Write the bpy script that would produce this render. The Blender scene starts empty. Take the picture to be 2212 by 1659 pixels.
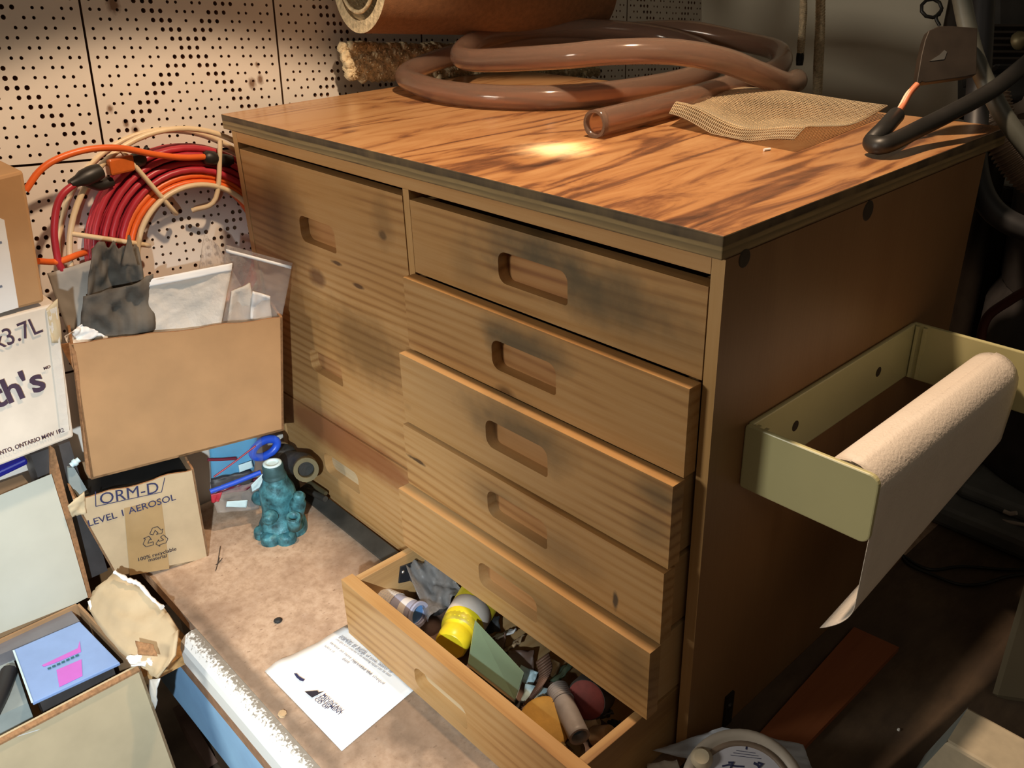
import bpy, math, random
from mathutils import Vector, Matrix
D = bpy.data
SC = bpy.context.scene
COL = SC.collection
random.seed(7)
V = Vector
PI = math.pi

# ------------------------------------------------------------------ camera
CAM = V((1.31424, -0.62155, 0.86871))
RX, RY, RZ, FPX = 0.46841, -0.03369, 0.83966, 1922.77
def cam_axes():
    cz, sz, cp, sp, cr, sr = math.cos(RZ), math.sin(RZ), math.cos(RX), math.sin(RX), math.cos(RY), math.sin(RY)
    fw = V((-sz*cp, cz*cp, -sp)); rt = V((cz, sz, 0)); up = rt.cross(fw)
    return rt*cr + up*sr, up*cr - rt*sr, fw
RT, UP, FW = cam_axes()
cd = D.cameras.new('camera'); cam = D.objects.new('camera', cd); COL.objects.link(cam)
cd.sensor_width = 36; cd.sensor_fit = 'HORIZONTAL'; cd.lens = FPX/2212*36; cd.clip_start = 0.02
cam.matrix_world = Matrix(((RT.x, UP.x, -FW.x, CAM.x), (RT.y, UP.y, -FW.y, CAM.y), (RT.z, UP.z, -FW.z, CAM.z), (0, 0, 0, 1)))
SC.camera = cam

# ------------------------------------------------------------------ light and exposure
SC.view_settings.view_transform = 'Standard'
SC.view_settings.look = 'None'
SC.view_settings.gamma = 1
SC.view_settings.exposure = 0.0
SC.view_settings.use_curve_mapping = False
wd = D.worlds.new('world'); SC.world = wd; wd.use_nodes = True
wd.node_tree.nodes['Background'].inputs[0].default_value = (1.0, 0.80, 0.58, 1)
wd.node_tree.nodes['Background'].inputs[1].default_value = 0.04

def spot(name, loc, target, watts, col, angle, blend, radius):
    l = D.lights.new(name, 'SPOT'); l.energy = watts; l.color = col
    l.spot_size = math.radians(angle); l.spot_blend = blend; l.shadow_soft_size = radius
    o = D.objects.new(name, l); COL.objects.link(o); o.location = loc
    o.rotation_euler = (V(target)-V(loc)).to_track_quat('-Z', 'Y').to_euler()
    return o
def area(name, loc, target, watts, col, size):
    l = D.lights.new(name, 'AREA'); l.energy = watts; l.color = col; l.size = size
    o = D.objects.new(name, l); COL.objects.link(o); o.location = loc
    o.rotation_euler = (V(target)-V(loc)).to_track_quat('-Z', 'Y').to_euler()
    return o
# warm shaded lamp hanging over the cabinet
spot('warm_lamp', (0.69, 0.045, 1.42), (0.575, -0.075, 0.0), 50, (1.0, 0.73, 0.49), 90, 0.10, 0.028)
spot('glare_spot', (0.69, 0.045, 1.42), (0.558, 0.150, 0.637), 140, (1.0, 0.84, 0.64), 7.5, 1.0, 0.02)  # narrow spot added at the lamp to brighten the tabletop glare
# cool hand torch beside the camera, pointed at the lower left
spot('cool_torch', (1.22, -0.80, 0.74), (0.30, -0.40, 0.02), 80, (0.80, 0.93, 1.0), 60, 0.9, 0.012)
# daylight from the room, front left
area('room_daylight', (0.10, -1.75, 0.95), (0.45, 0.0, 0.25), 14, (0.98, 0.92, 0.78), 0.35)
# dim general light of the room behind the camera, on the right
area('room_light', (2.3, -1.1, 2.0), (1.0, 1.2, 0.6), 3.0, (1.0, 0.86, 0.66), 0.8)

# ------------------------------------------------------------------ picking points on real planes
def ray(u, v): return FW + RT*((u-1106)/FPX) - UP*((v-829.5)/FPX)
def on(u, v, p, n):
    r = ray(u, v); return CAM + r*((V(p)-CAM).dot(V(n))/r.dot(V(n)))
def atX(u, v, x): return on(u, v, (x, 0, 0), (1, 0, 0))
def atY(u, v, y): return on(u, v, (0, y, 0), (0, 1, 0))
def atZ(u, v, z): return on(u, v, (0, 0, z), (0, 0, 1))
def atD(u, v, d): return CAM + ray(u, v)*d

# ------------------------------------------------------------------ materials
def nt(m):
    m.use_nodes = True; t = m.node_tree
    return t, t.nodes['Principled BSDF']
def new(t, kind, **kw):
    n = t.nodes.new(kind)
    for k, v in kw.items(): setattr(n, k, v)
    return n
def ramp(t, fac, stops):
    r = new(t, 'ShaderNodeValToRGB'); e = r.color_ramp.elements
    while len(e) < len(stops): e.new(0.5)
    for i, (p, c) in enumerate(stops):
        e[i].position = p; e[i].color = (*c, 1) if len(c) == 3 else c
    t.links.new(fac, r.inputs[0]); return r.outputs[0]
def mixc(t, fac, a, b, mode='MIX'):
    m = new(t, 'ShaderNodeMix', data_type='RGBA', blend_type=mode)
    for i, x in ((0, fac), (6, a), (7, b)):
        if hasattr(x, 'is_linked'): t.links.new(x, m.inputs[i])
        elif i == 0: m.inputs[0].default_value = x
        else: m.inputs[i].default_value = (*x, 1)
    return m.outputs[2]
def noise(t, vec, scale, detail=4, dist=0.0, rough=.55):
    n = new(t, 'ShaderNodeTexNoise'); n.inputs['Scale'].default_value = scale
    n.inputs['Detail'].default_value = detail; n.inputs['Distortion'].default_value = dist; n.inputs['Roughness'].default_value = rough
    if vec is not None: t.links.new(vec, n.inputs['Vector'])
    return n.outputs['Fac']
def math_(t, op, a, b=0.0):
    n = new(t, 'ShaderNodeMath', operation=op)
    for i, x in enumerate((a, b)):
        if hasattr(x, 'is_linked'): t.links.new(x, n.inputs[i])
        else: n.inputs[i].default_value = x
    return n.outputs[0]
def position(t): return new(t, 'ShaderNodeNewGeometry').outputs['Position']
def mapped(t, vec, scale=(1, 1, 1), loc=(0, 0, 0), rot=(0, 0, 0)):
    m = new(t, 'ShaderNodeMapping')
    m.inputs['Scale'].default_value = scale; m.inputs['Location'].default_value = loc; m.inputs['Rotation'].default_value = rot
    t.links.new(vec, m.inputs['Vector']); return m.outputs[0]
def randshift(t, vec):
    oi = new(t, 'ShaderNodeObjectInfo'); c = new(t, 'ShaderNodeCombineXYZ')
    k = math_(t, 'MULTIPLY', oi.outputs['Random'], 3.7)
    for i in range(3): t.links.new(k, c.inputs[i])
    a = new(t, 'ShaderNodeVectorMath', operation='ADD'); t.links.new(vec, a.inputs[0]); t.links.new(c.outputs[0], a.inputs[1])
    return a.outputs[0]
def bump(t, b, h, strength, dist=0.002):
    n = new(t, 'ShaderNodeBump'); n.inputs['Strength'].default_value = strength; n.inputs['Distance'].default_value = dist
    t.links.new(h, n.inputs['Height']); t.links.new(n.outputs[0], b.inputs['Normal'])
def blotch(t, col, at, rad, c, k=1.0, edge=.35, nscale=40):
    """a stain or painted glare with a shape of its own at a spot on the surface"""
    p = position(t); s = new(t, 'ShaderNodeVectorMath', operation='SUBTRACT'); t.links.new(p, s.inputs[0]); s.inputs[1].default_value = at
    d = new(t, 'ShaderNodeVectorMath', operation='DIVIDE'); t.links.new(s.outputs[0], d.inputs[0]); d.inputs[1].default_value = rad
    l = new(t, 'ShaderNodeVectorMath', operation='LENGTH'); t.links.new(d.outputs[0], l.inputs[0])
    w = math_(t, 'ADD', l.outputs['Value'], math_(t, 'MULTIPLY', math_(t, 'SUBTRACT', noise(t, p, nscale, 5), .5), 1.3))
    m = new(t, 'ShaderNodeMapRange'); t.links.new(w, m.inputs[0])
    m.inputs[1].default_value = 1-edge; m.inputs[2].default_value = 1+edge; m.inputs[3].default_value = k; m.inputs[4].default_value = 0
    return mixc(t, m.outputs[0], col, c)
def plain(name, c, rough=.6, metal=0.0, var=.12, nscale=25, bmp=0.0, bscale=200, spec=.5, **kw):
    m = D.materials.new(name); t, b = nt(m)
    p = position(t)
    n = noise(t, p, nscale, 4)
    dk = tuple(x*(1-var) for x in c); lt = tuple(min(1, x*(1+var)) for x in c)
    col = ramp(t, n, [(.3, dk), (.7, lt)])
    t.links.new(col, b.inputs['Base Color'])
    b.inputs['Roughness'].default_value = rough; b.inputs['Metallic'].default_value = metal
    b.inputs['Specular IOR Level'].default_value = spec
    for k, v in kw.items(): b.inputs[k.replace('_', ' ')].default_value = v
    if bmp: bump(t, b, noise(t, p, bscale, 3), bmp)
    return m
def wood(name, light, mid, dark, axis='X', ring=95, rough=.5, fine=60, stains=(), warp=3.0, contrast=.55, knots=True, shift=True, coat=0.0):
    m = D.materials.new(name); t, b = nt(m)
    p = position(t)
    q = randshift(t, p) if shift else p
    sc = {'X': (.17, 1, 1), 'Y': (1, .17, 1), 'Z': (1, 1, .17)}[axis]
    ms = mapped(t, q, sc)
    low = noise(t, ms, 4.0, 2, .3)                       # wandering of the rings
    grow = new(t, 'ShaderNodeTexWave', wave_type='BANDS', bands_direction={'X': 'Z', 'Y': 'X', 'Z': 'Y'}[axis], wave_profile='SIN')
    t.links.new(mapped(t, q, sc), grow.inputs['Vector']); grow.inputs['Scale'].default_value = ring/5.6
    t.links.new(math_(t, 'MULTIPLY', low, warp*14), grow.inputs['Phase Offset'])
    fib = noise(t, mapped(t, q, {'X': (.03, 1, 1), 'Y': (1, .03, 1), 'Z': (1, 1, .03)}[axis]), fine*6, 3)
    big = noise(t, mapped(t, q, {'X': (.35, 1, 1), 'Y': (1, .35, 1), 'Z': (1, 1, .35)}[axis]), 8, 4, .4)
    amp = ramp(t, noise(t, mapped(t, q, {'X': (.5, 1, 1), 'Y': (1, .5, 1), 'Z': (1, 1, .5)}[axis]), 6, 2), [(.38, (.12,)*3), (.68, (1,)*3)])
    g = math_(t, 'MULTIPLY', math_(t, 'MULTIPLY', math_(t, 'POWER', grow.outputs['Fac'], 2.0), amp), contrast)
    f = math_(t, 'ADD', math_(t, 'MULTIPLY', big, .75), g)
    f = math_(t, 'ADD', f, math_(t, 'MULTIPLY', math_(t, 'SUBTRACT', fib, .5), .35))
    col = ramp(t, f, [(.22, light), (.52, mid), (.92, dark)])
    if knots:
        vo = new(t, 'ShaderNodeTexVoronoi', feature='F1'); vo.inputs['Scale'].default_value = 7.5
        t.links.new(mapped(t, q, {'X': (.55, 1, 1), 'Y': (1, .55, 1), 'Z': (1, 1, .55)}[axis]), vo.inputs['Vector'])
        k = ramp(t, vo.outputs['Distance'], [(.035, (.75,)*3), (.085, (0,)*3)])
        col = mixc(t, k, col, tuple(x*.35 for x in dark))
    for s in stains: col = blotch(t, col, *s)
    t.links.new(col, b.inputs['Base Color'])
    b.inputs['Roughness'].default_value = rough; b.inputs['Specular IOR Level'].default_value = .4
    b.inputs['Coat Weight'].default_value = coat; b.inputs['Coat Roughness'].default_value = .2
    bump(t, b, f, .12, .001)
    return m
def clear(name, c, rough=.15, trans=.9, ior=1.2, alpha=1.0, bmp=0):
    m = D.materials.new(name); t, b = nt(m)
    b.inputs['Base Color'].default_value = (*c, 1); b.inputs['Roughness'].default_value = rough
    b.inputs['Transmission Weight'].default_value = trans; b.inputs['IOR'].default_value = ior; b.inputs['Alpha'].default_value = alpha
    if bmp: bump(t, b, noise(t, position(t), 60, 4), bmp, .004)
    return m
GRIME = (.075, .062, .036)
M = {}
P_L, P_M, P_D = (.50, .305, .135), (.43, .235, .085), (.23, .098, .030)
hs = []
for (x, z, r, k) in ((.655, .565, (.07, .06, .03), .85), (.73, .548, (.09, .06, .028), .75), (.80, .535, (.08, .06, .03), .45), (.66, .466, (.06, .06, .020), .75), (.65, .448, (.035, .06, .02), .6), (.665, .362, (.07, .06, .026), .7),
                     (.63, .258, (.05, .06, .02), .4), (.865, .165, (.03, .08, .04), .4), (.868, .374, (.025, .06, .014), .6), (.72, .24, (.06, .06, .02), .35), (.70, .155, (.05, .08, .022), .4), (.78, .14, (.03, .08, .014), .4), (.86, .33, (.02, .06, .02), .35), (.55, .53, (.03, .06, .03), .3)):
    hs.append(((x, -.03, z), r, GRIME, k, .55, 26))
hs.append(((.30, -.0, .345), (.09, .05, .05), (.10, .055, .02), .6, .5, 25))
hs.append(((.13, -.0, .50), (.06, .05, .06), (.13, .07, .025), .5, .5, 25))
hs.append(((.383, -.0, .528), (.008, .05, .006), (.05, .025, .01), .9, .3, 60)); hs.append(((.385, -.0, .545), (.02, .05, .03), (.20, .11, .04), .5, .5, 40))
hs.append(((.26, -.0, .462), (.012, .05, .003), (.07, .03, .012), .9, .3, 60)); hs.append(((.31, -.0, .44), (.014, .05, .003), (.07, .03, .012), .9, .3, 60)); hs.append(((.2, -.0, .425), (.02, .05, .012), (.13, .055, .022), .8, .4, 40)); hs.append(((.47, -.034, .245), (.018, .05, .003), (.06, .03, .012), .95, .3, 60)); hs.append(((.822, -.04, .218), (.004, .05, .012), (.05, .04, .03), .9, .3, 60))
hs.append(((.22, -.0, .15), (.23, .05, .03), (.24, .085, .03), .85, .4, 12))
M['pine'] = wood('pine_drawer', P_L, P_M, P_D, 'X', 120, .48, stains=hs, contrast=.42)
M['pine_box'] = wood('pine_drawer_box', (.50, .33, .16), (.43, .25, .10), (.26, .13, .05), 'Y', 90, .55, contrast=.4, knots=False)
M['pine_rail'] = wood('pine_rail', (.54, .32, .14), (.47, .25, .09), (.30, .14, .05), 'X', 70, .5, knots=False, contrast=.3)
M['pine_stile'] = wood('pine_stile', (.54, .33, .15), (.47, .27, .10), (.33, .15, .06), 'Z', 70, .5, knots=False, contrast=.3)
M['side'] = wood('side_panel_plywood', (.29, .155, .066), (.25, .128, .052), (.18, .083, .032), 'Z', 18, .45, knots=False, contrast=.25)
def tabletop_mat():
    m = D.materials.new('tabletop_plywood'); t, b = nt(m); p = position(t)
    q = mapped(t, p, (1, .15, 1), rot=(0, 0, math.radians(5)))
    n1 = noise(t, q, 7, 2, .8)
    rings = math_(t, 'ADD', math_(t, 'MULTIPLY', math_(t, 'SINE', math_(t, 'MULTIPLY', n1, 62)), .5), .5)
    patch = noise(t, mapped(t, p, (1, .24, 1)), 24, 6, 1.4, .62)
    fine = noise(t, mapped(t, p, (1, .05, 1)), 160, 3)
    f = math_(t, 'ADD', math_(t, 'MULTIPLY', math_(t, 'POWER', rings, 3.0), .20), math_(t, 'MULTIPLY', patch, .78))
    f = math_(t, 'ADD', f, math_(t, 'MULTIPLY', math_(t, 'SUBTRACT', fine, .5), .16))
    # tone gets darker towards the front right corner
    dv = new(t, 'ShaderNodeVectorMath', operation='DISTANCE'); t.links.new(p, dv.inputs[0]); dv.inputs[1].default_value = (.86, .02, .637)
    mr = new(t, 'ShaderNodeMapRange'); t.links.new(dv.outputs['Value'], mr.inputs[0]); mr.inputs[1].default_value = 0; mr.inputs[2].default_value = .75; mr.inputs[3].default_value = .15; mr.inputs[4].default_value = -.055
    f = math_(t, 'ADD', f, mr.outputs[0])
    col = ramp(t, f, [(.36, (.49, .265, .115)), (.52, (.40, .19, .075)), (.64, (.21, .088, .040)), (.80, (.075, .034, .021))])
    col = blotch(t, col, (.555, .135, .637), (.042, .030, .05), (.62, .42, .23), .6, .7, 70)  # pale patch painted in where the lamp's glare falls
    t.links.new(col, b.inputs['Base Color'])
    b.inputs['Roughness'].default_value = .27; b.inputs['Specular IOR Level'].default_value = .5
    bump(t, b, f, .25, .0015); return m
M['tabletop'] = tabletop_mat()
def ply_edge(axis):
    m = D.materials.new('plywood_edge_'+axis.lower()); t, b = nt(m); p = position(t)
    sx = new(t, 'ShaderNodeSeparateXYZ'); t.links.new(p, sx.inputs[0])
    n = noise(t, mapped(t, p, (.25, .25, 4)), 30, 4)
    z = math_(t, 'ADD', math_(t, 'SUBTRACT', sx.outputs['Z'], .615), math_(t, 'MULTIPLY', math_(t, 'SUBTRACT', n, .5), .006))
    col = ramp(t, math_(t, 'MULTIPLY', z, 40), [(.02, (.10, .055, .025)), (.09, (.36, .25, .11)), (.30, (.17, .12, .055)), (.36, (.34, .24, .11)), (.47, (.30, .21, .09)), (.53, (.055, .036, .02)), (.74, (.10, .07, .04)), (.90, (.045, .03, .018))])
    g = noise(t, mapped(t, p, (1, 1, .3)), 22, 4)
    col = mixc(t, ramp(t, g, [(.42, (0,)*3), (.7, (.75,)*3)]), col, (.22, .15, .07))
    t.links.new(col, b.inputs['Base Color']); b.inputs['Roughness'].default_value = .75; return m
M['ply_edge'] = ply_edge('X')
M['dark_wood'] = plain('dark_cabinet_inside', (.10, .055, .025), .8)
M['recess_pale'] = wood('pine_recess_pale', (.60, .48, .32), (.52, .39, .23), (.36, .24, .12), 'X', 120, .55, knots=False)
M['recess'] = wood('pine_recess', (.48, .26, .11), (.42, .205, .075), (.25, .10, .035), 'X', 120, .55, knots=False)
M['plug'] = plain('dark_plug', (.035, .022, .012), .7)
M['tile'] = plain('acoustic_tile_paint', (.69, .63, .56), .62, var=.06, nscale=5)
def tile_scuffs():
    m = M['tile']; t, b = m.node_tree, m.node_tree.nodes['Principled BSDF']
    col = b.inputs['Base Color'].links[0].from_socket
    for u, v, r in ((545, 180, .006), (562, 172, .005), (244, 10, .008), (293, 283, .005), (272, 266, .004), (238, 235, .004), (555, 140, .003)):
        col = blotch(t, col, tuple(on(u, v, (-.0633, -.1725, .5914), (.9963, .044, .075))), (r*2, r, r*1.3), (.16, .075, .03), .9, .5, 150)
    t.links.new(col, b.inputs['Base Color'])
tile_scuffs()
M['tile_hole'] = plain('tile_hole_fibre', (.22, .105, .05), .9, var=.5, nscale=90)
M['tile_gap'] = plain('tile_groove', (.15, .07, .022), .85)
M['wall'] = plain('painted_wall', (.62, .55, .43), .8, var=.06, nscale=3)
def board_mat():
    m = D.materials.new('particle_board'); t, b = nt(m); p = position(t)
    a = noise(t, p, 70, 6, 0, .7); g = noise(t, p, 9, 4, .5); f = noise(t, mapped(t, p, (1, .5, 1)), 190, 2)
    col = ramp(t, a, [(.3, (.36, .235, .15)), (.5, (.50, .345, .235)), (.72, (.60, .44, .32))])
    col = mixc(t, ramp(t, f, [(.66, (0,)*3), (.72, (.6,)*3)]), col, (.17, .09, .05))
    col = mixc(t, ramp(t, g, [(.48, (0,)*3), (.72, (.6,)*3)]), col, (.24, .14, .085))
    for at, r, k in (((.55, -.245, 0), (.12, .05, .05), .55), ((.64, -.19, 0), (.10, .035, .05), .7), ((.3, -.05, 0), (.12, .05, .05), .4), ((.42, -.30, 0), (.25, .012, .05), .7)):
        col = blotch(t, col, at, r, (.12, .085, .06), k, .5, 30)
    t.links.new(col, b.inputs['Base Color']); b.inputs['Roughness'].default_value = .7; bump(t, b, a, .3, .001); return m
M['board'] = board_mat()
def nosing_mat():
    m = D.materials.new('white_painted_nosing'); t, b = nt(m); p = position(t)
    n = noise(t, p, 240, 5); sx = new(t, 'ShaderNodeSeparateXYZ'); t.links.new(p, sx.inputs[0])
    k = math_(t, 'ADD', math_(t, 'MULTIPLY', math_(t, 'ADD', sx.outputs['Y'], .328), 40), math_(t, 'MULTIPLY', math_(t, 'SUBTRACT', n, .5), 2.2))
    col = mixc(t, ramp(t, k, [(.1, (0,)*3), (.45, (1,)*3)]), (.86, .86, .84), (.25, .22, .18))
    t.links.new(col, b.inputs['Base Color']); b.inputs['Roughness'].default_value = .6; return m
M['nosing'] = nosing_mat()
M['blue_panel'] = plain('pale_blue_painted_board', (.34, .60, .95), .5, var=.12, nscale=12)
M['brown_strip'] = plain('brown_strip', (.36, .20, .12), .6, var=.25, nscale=60)
M['osb'] = plain('chip_board', (.48, .27, .10), .8, var=.45, nscale=70)
M['floor'] = plain('dark_floor', (.10, .065, .04), .7, var=.35, nscale=12)
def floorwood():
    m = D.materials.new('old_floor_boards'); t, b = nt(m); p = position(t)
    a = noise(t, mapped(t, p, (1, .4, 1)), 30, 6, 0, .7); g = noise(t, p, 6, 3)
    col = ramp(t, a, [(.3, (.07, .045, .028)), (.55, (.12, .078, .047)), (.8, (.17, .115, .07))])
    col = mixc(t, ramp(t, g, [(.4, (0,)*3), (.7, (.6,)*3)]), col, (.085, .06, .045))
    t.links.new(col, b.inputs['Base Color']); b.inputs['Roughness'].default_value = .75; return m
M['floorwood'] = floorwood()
M['redplank'] = wood('reddish_plank', (.34, .115, .045), (.28, .09, .035), (.18, .055, .022), 'Y', 25, .5, knots=False, contrast=.2)
M['cardboard'] = plain('brown_cardboard', (.42, .235, .105), .75, var=.09, nscale=14, bmp=.05)
M['cardboard_in'] = plain('cardboard_inside', (.34, .20, .10), .85, var=.1)
M['card_edge'] = plain('cardboard_edge', (.30, .15, .065), .9, var=.3, nscale=200)
M['card_pale'] = plain('pale_cardboard', (.52, .41, .255), .75, var=.07, nscale=18)
M['card_grey'] = plain('grey_white_cardboard', (.56, .55, .46), .7, var=.05, nscale=12)
M['card_white'] = plain('white_printed_cardboard', (.66, .57, .47), .65, var=.10, nscale=15)
M['card_tan'] = plain('tan_cardboard', (.50, .38, .235), .75, var=.08, nscale=25)
M['white'] = plain('white_paper', (.82, .82, .82), .7, var=.03)
M['label'] = plain('white_label', (.72, .70, .68), .5, var=.03)
M['tear'] = plain('torn_paper', (.78, .76, .73), .85, var=.08, nscale=80)
M['ink'] = plain('ink_black', (.02, .018, .03), .7)
M['ink_purple'] = plain('ink_dark_purple', (.045, .022, .045), .7)
M['ink_blue'] = plain('ink_navy', (.022, .026, .085), .7)
M['ink_grey'] = plain('ink_grey', (.14, .16, .22), .7)
M['tape'] = plain('packing_tape', (.40, .265, .125), .18, var=.1, nscale=20)
M['hose'] = clear('vinyl_tube', (.66, .46, .35), .13, .86, 1.33)
M['mesh'] = plain('metal_mesh', (.80, .66, .46), .32, .7, var=.12)
M['black'] = plain('black_rubber', (.016, .015, .014), .45, var=.2)
M['black_gloss'] = plain('black_plastic', (.018, .018, .02), .5, var=.2)
M['grey_cable'] = plain('grey_cable', (.10, .105, .09), .45, var=.15)
M['dark_metal'] = plain('dark_metal', (.026, .019, .014), .5, .3, var=.3)
M['bar'] = plain('grey_steel_bar', (.075, .07, .06), .5, .4, var=.25)
M['copper'] = plain('copper_red_wire', (.62, .20, .10), .4, var=.15)
M['white_wire'] = plain('white_wire', (.70, .55, .40), .5)
M['duct'] = plain('corrugated_duct', (.30, .21, .15), .35, .35, var=.2)
M['steel'] = plain('bright_steel', (.6, .58, .54), .28, .95, var=.1)
M['brass'] = plain('brass', (.62, .42, .18), .3, .9, var=.15)
M['carpet_back'] = plain('carpet_backing', (.22, .105, .045), .9, var=.15, nscale=120, bmp=.2, bscale=500)
M['carpet_pile'] = plain('cream_carpet_pile', (.62, .50, .31), .95, var=.35, nscale=140, bmp=.9, bscale=160)
M['rope'] = plain('jute_rope', (.52, .40, .25), .85, var=.3, nscale=200, bmp=.4, bscale=500)
M['holder'] = plain('cream_green_plastic', (.55, .52, .28), .32, var=.05, nscale=8)
M['towel'] = plain('paper_towel', (.80, .72, .64), .9, var=.03, bmp=.5, bscale=260)
M['wire_white'] = plain('cream_coated_wire', (.72, .56, .36), .4, var=.08)
M['red_cord'] = plain('red_cord', (.44, .028, .045), .38, var=.12)
M['orange_cord'] = plain('orange_cord', (.78, .14, .025), .38, var=.10)
M['orange_plastic'] = plain('orange_plastic', (.55, .12, .02), .35, var=.25)
M['grey_cloth'] = plain('grey_dirty_cloth', (.115, .098, .078), .85, var=.45, nscale=14, bmp=.4, bscale=70)
M['grey_card'] = plain('grey_card', (.34, .31, .27), .8, var=.2, nscale=14)
M['bag'] = clear('clear_bag', (.93, .88, .84), .18, .80, 1.12, .55, .5)
M['bag_thin'] = clear('thin_clear_bag', (.9, .92, .95), .12, .85, 1.1, .28, .8)
M['bag_milky'] = clear('milky_bag', (.82, .76, .68), .35, .30, 1.2, .88, .6)
M['bag_dark'] = clear('smoky_clear_bag', (.55, .52, .50), .14, .75, 1.2, .75, .9)
M['teal'] = plain('teal_corroded_metal', (.045, .165, .20), .5, .2, var=.75, nscale=70, bmp=1.0, bscale=70)
M['teal_dark'] = plain('teal_dark_metal', (.035, .085, .095), .55, .3, var=.4, nscale=45)
M['gunmetal'] = plain('dark_grey_cast_iron', (.05, .05, .048), .6, .3, var=.3, nscale=50, bmp=.3)
M['ringmetal'] = plain('dull_brass_ring', (.17, .14, .075), .5, .6, var=.2)
M['blue'] = plain('blue_plastic', (.02, .09, .62), .35, var=.1)
M['blue_dark'] = plain('dark_blue_plastic', (.01, .012, .22), .4, var=.1)
M['sky'] = plain('light_blue_plastic', (.06, .38, .66), .3, var=.1)
M['redstrip'] = plain('red_plastic', (.45, .03, .05), .35, var=.2)
M['maroon'] = plain('maroon_plastic', (.16, .012, .03), .35, var=.2)
M['palecyan'] = plain('pale_cyan_plastic', (.55, .72, .76), .4, var=.1)
M['lilac'] = plain('glossy_lilac_sheet', (.23, .35, .64), .12, var=.06)
M['pink'] = plain('pink_print', (.52, .13, .56), .25, var=.05)
M['greytray'] = plain('grey_plastic_sheet', (.16, .155, .17), .2, var=.1)
M['teal_ink'] = plain('dark_teal_print', (.02, .12, .16), .4)
M['yellow'] = plain('yellow_plastic', (.78, .62, .02), .35, var=.15, nscale=30)
M['yellow_dirty'] = plain('dirty_yellow_plastic', (.50, .40, .02), .4, var=.35, nscale=35)
M['band'] = plain('dull_white_band', (.58, .50, .43), .6)
M['green_glass'] = clear('green_glass', (.26, .36, .24), .12, .5, 1.4)
M['amber'] = clear('amber_plastic', (.62, .42, .18), .25, .35, 1.3)
M['sponge'] = plain('yellow_brown_pad', (.46, .25, .045), .8, var=.12, nscale=60, bmp=.2)
M['pvc'] = plain('grey_pvc', (.27, .235, .215), .5, var=.22, nscale=35)
M['pvc_in'] = plain('blue_grey_pipe_bore', (.06, .10, .13), .5)
M['lav_pipe'] = clear('lavender_plastic_pipe', (.45, .46, .60), .3, .25, 1.3)
M['bluebore'] = plain('blue_pipe_bore', (.10, .23, .46), .5)
M['strap'] = plain('brown_strap', (.13, .075, .055), .55, var=.2)
M['red_disc'] = plain('dull_red_disc', (.20, .035, .03), .7, var=.25, nscale=60)
M['dark_grey'] = plain('dark_grey_plastic', (.055, .05, .05), .5, var=.25)
M['cork'] = plain('cork', (.46, .31, .17), .85, var=.2, nscale=90)
M['foam'] = plain('cream_foam', (.52, .45, .33), .75, var=.12, nscale=40)
M['foam_blue'] = plain('grey_blue_plastic', (.30, .34, .33), .6)
M['bin'] = plain('grey_green_bin', (.155, .13, .085), .55, var=.1, nscale=6)
M['machine'] = plain('machine_dark', (.022, .02, .018), .5, .2, var=.35)
M['grey_base'] = plain('grey_painted_metal', (.17, .175, .17), .5, var=.15)
M['redbrown'] = plain('red_brown_cable', (.085, .022, .014), .5)
M['dialface'] = plain('white_dial', (.52, .52, .60), .5, var=.03)
M['dialrim'] = plain('cream_grey_rim', (.42, .37, .32), .5, var=.1, nscale=20)
M['dialrim_brown'] = plain('brown_rim', (.22, .16, .12), .5, var=.2)
M['bag_white'] = plain('white_plastic_bag', (.50, .54, .62), .45, var=.08, nscale=20)
M['twig'] = plain('dark_twig', (.05, .035, .025), .9)
M['lino'] = plain('dark_speck', (.02, .02, .02), .7)

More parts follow.
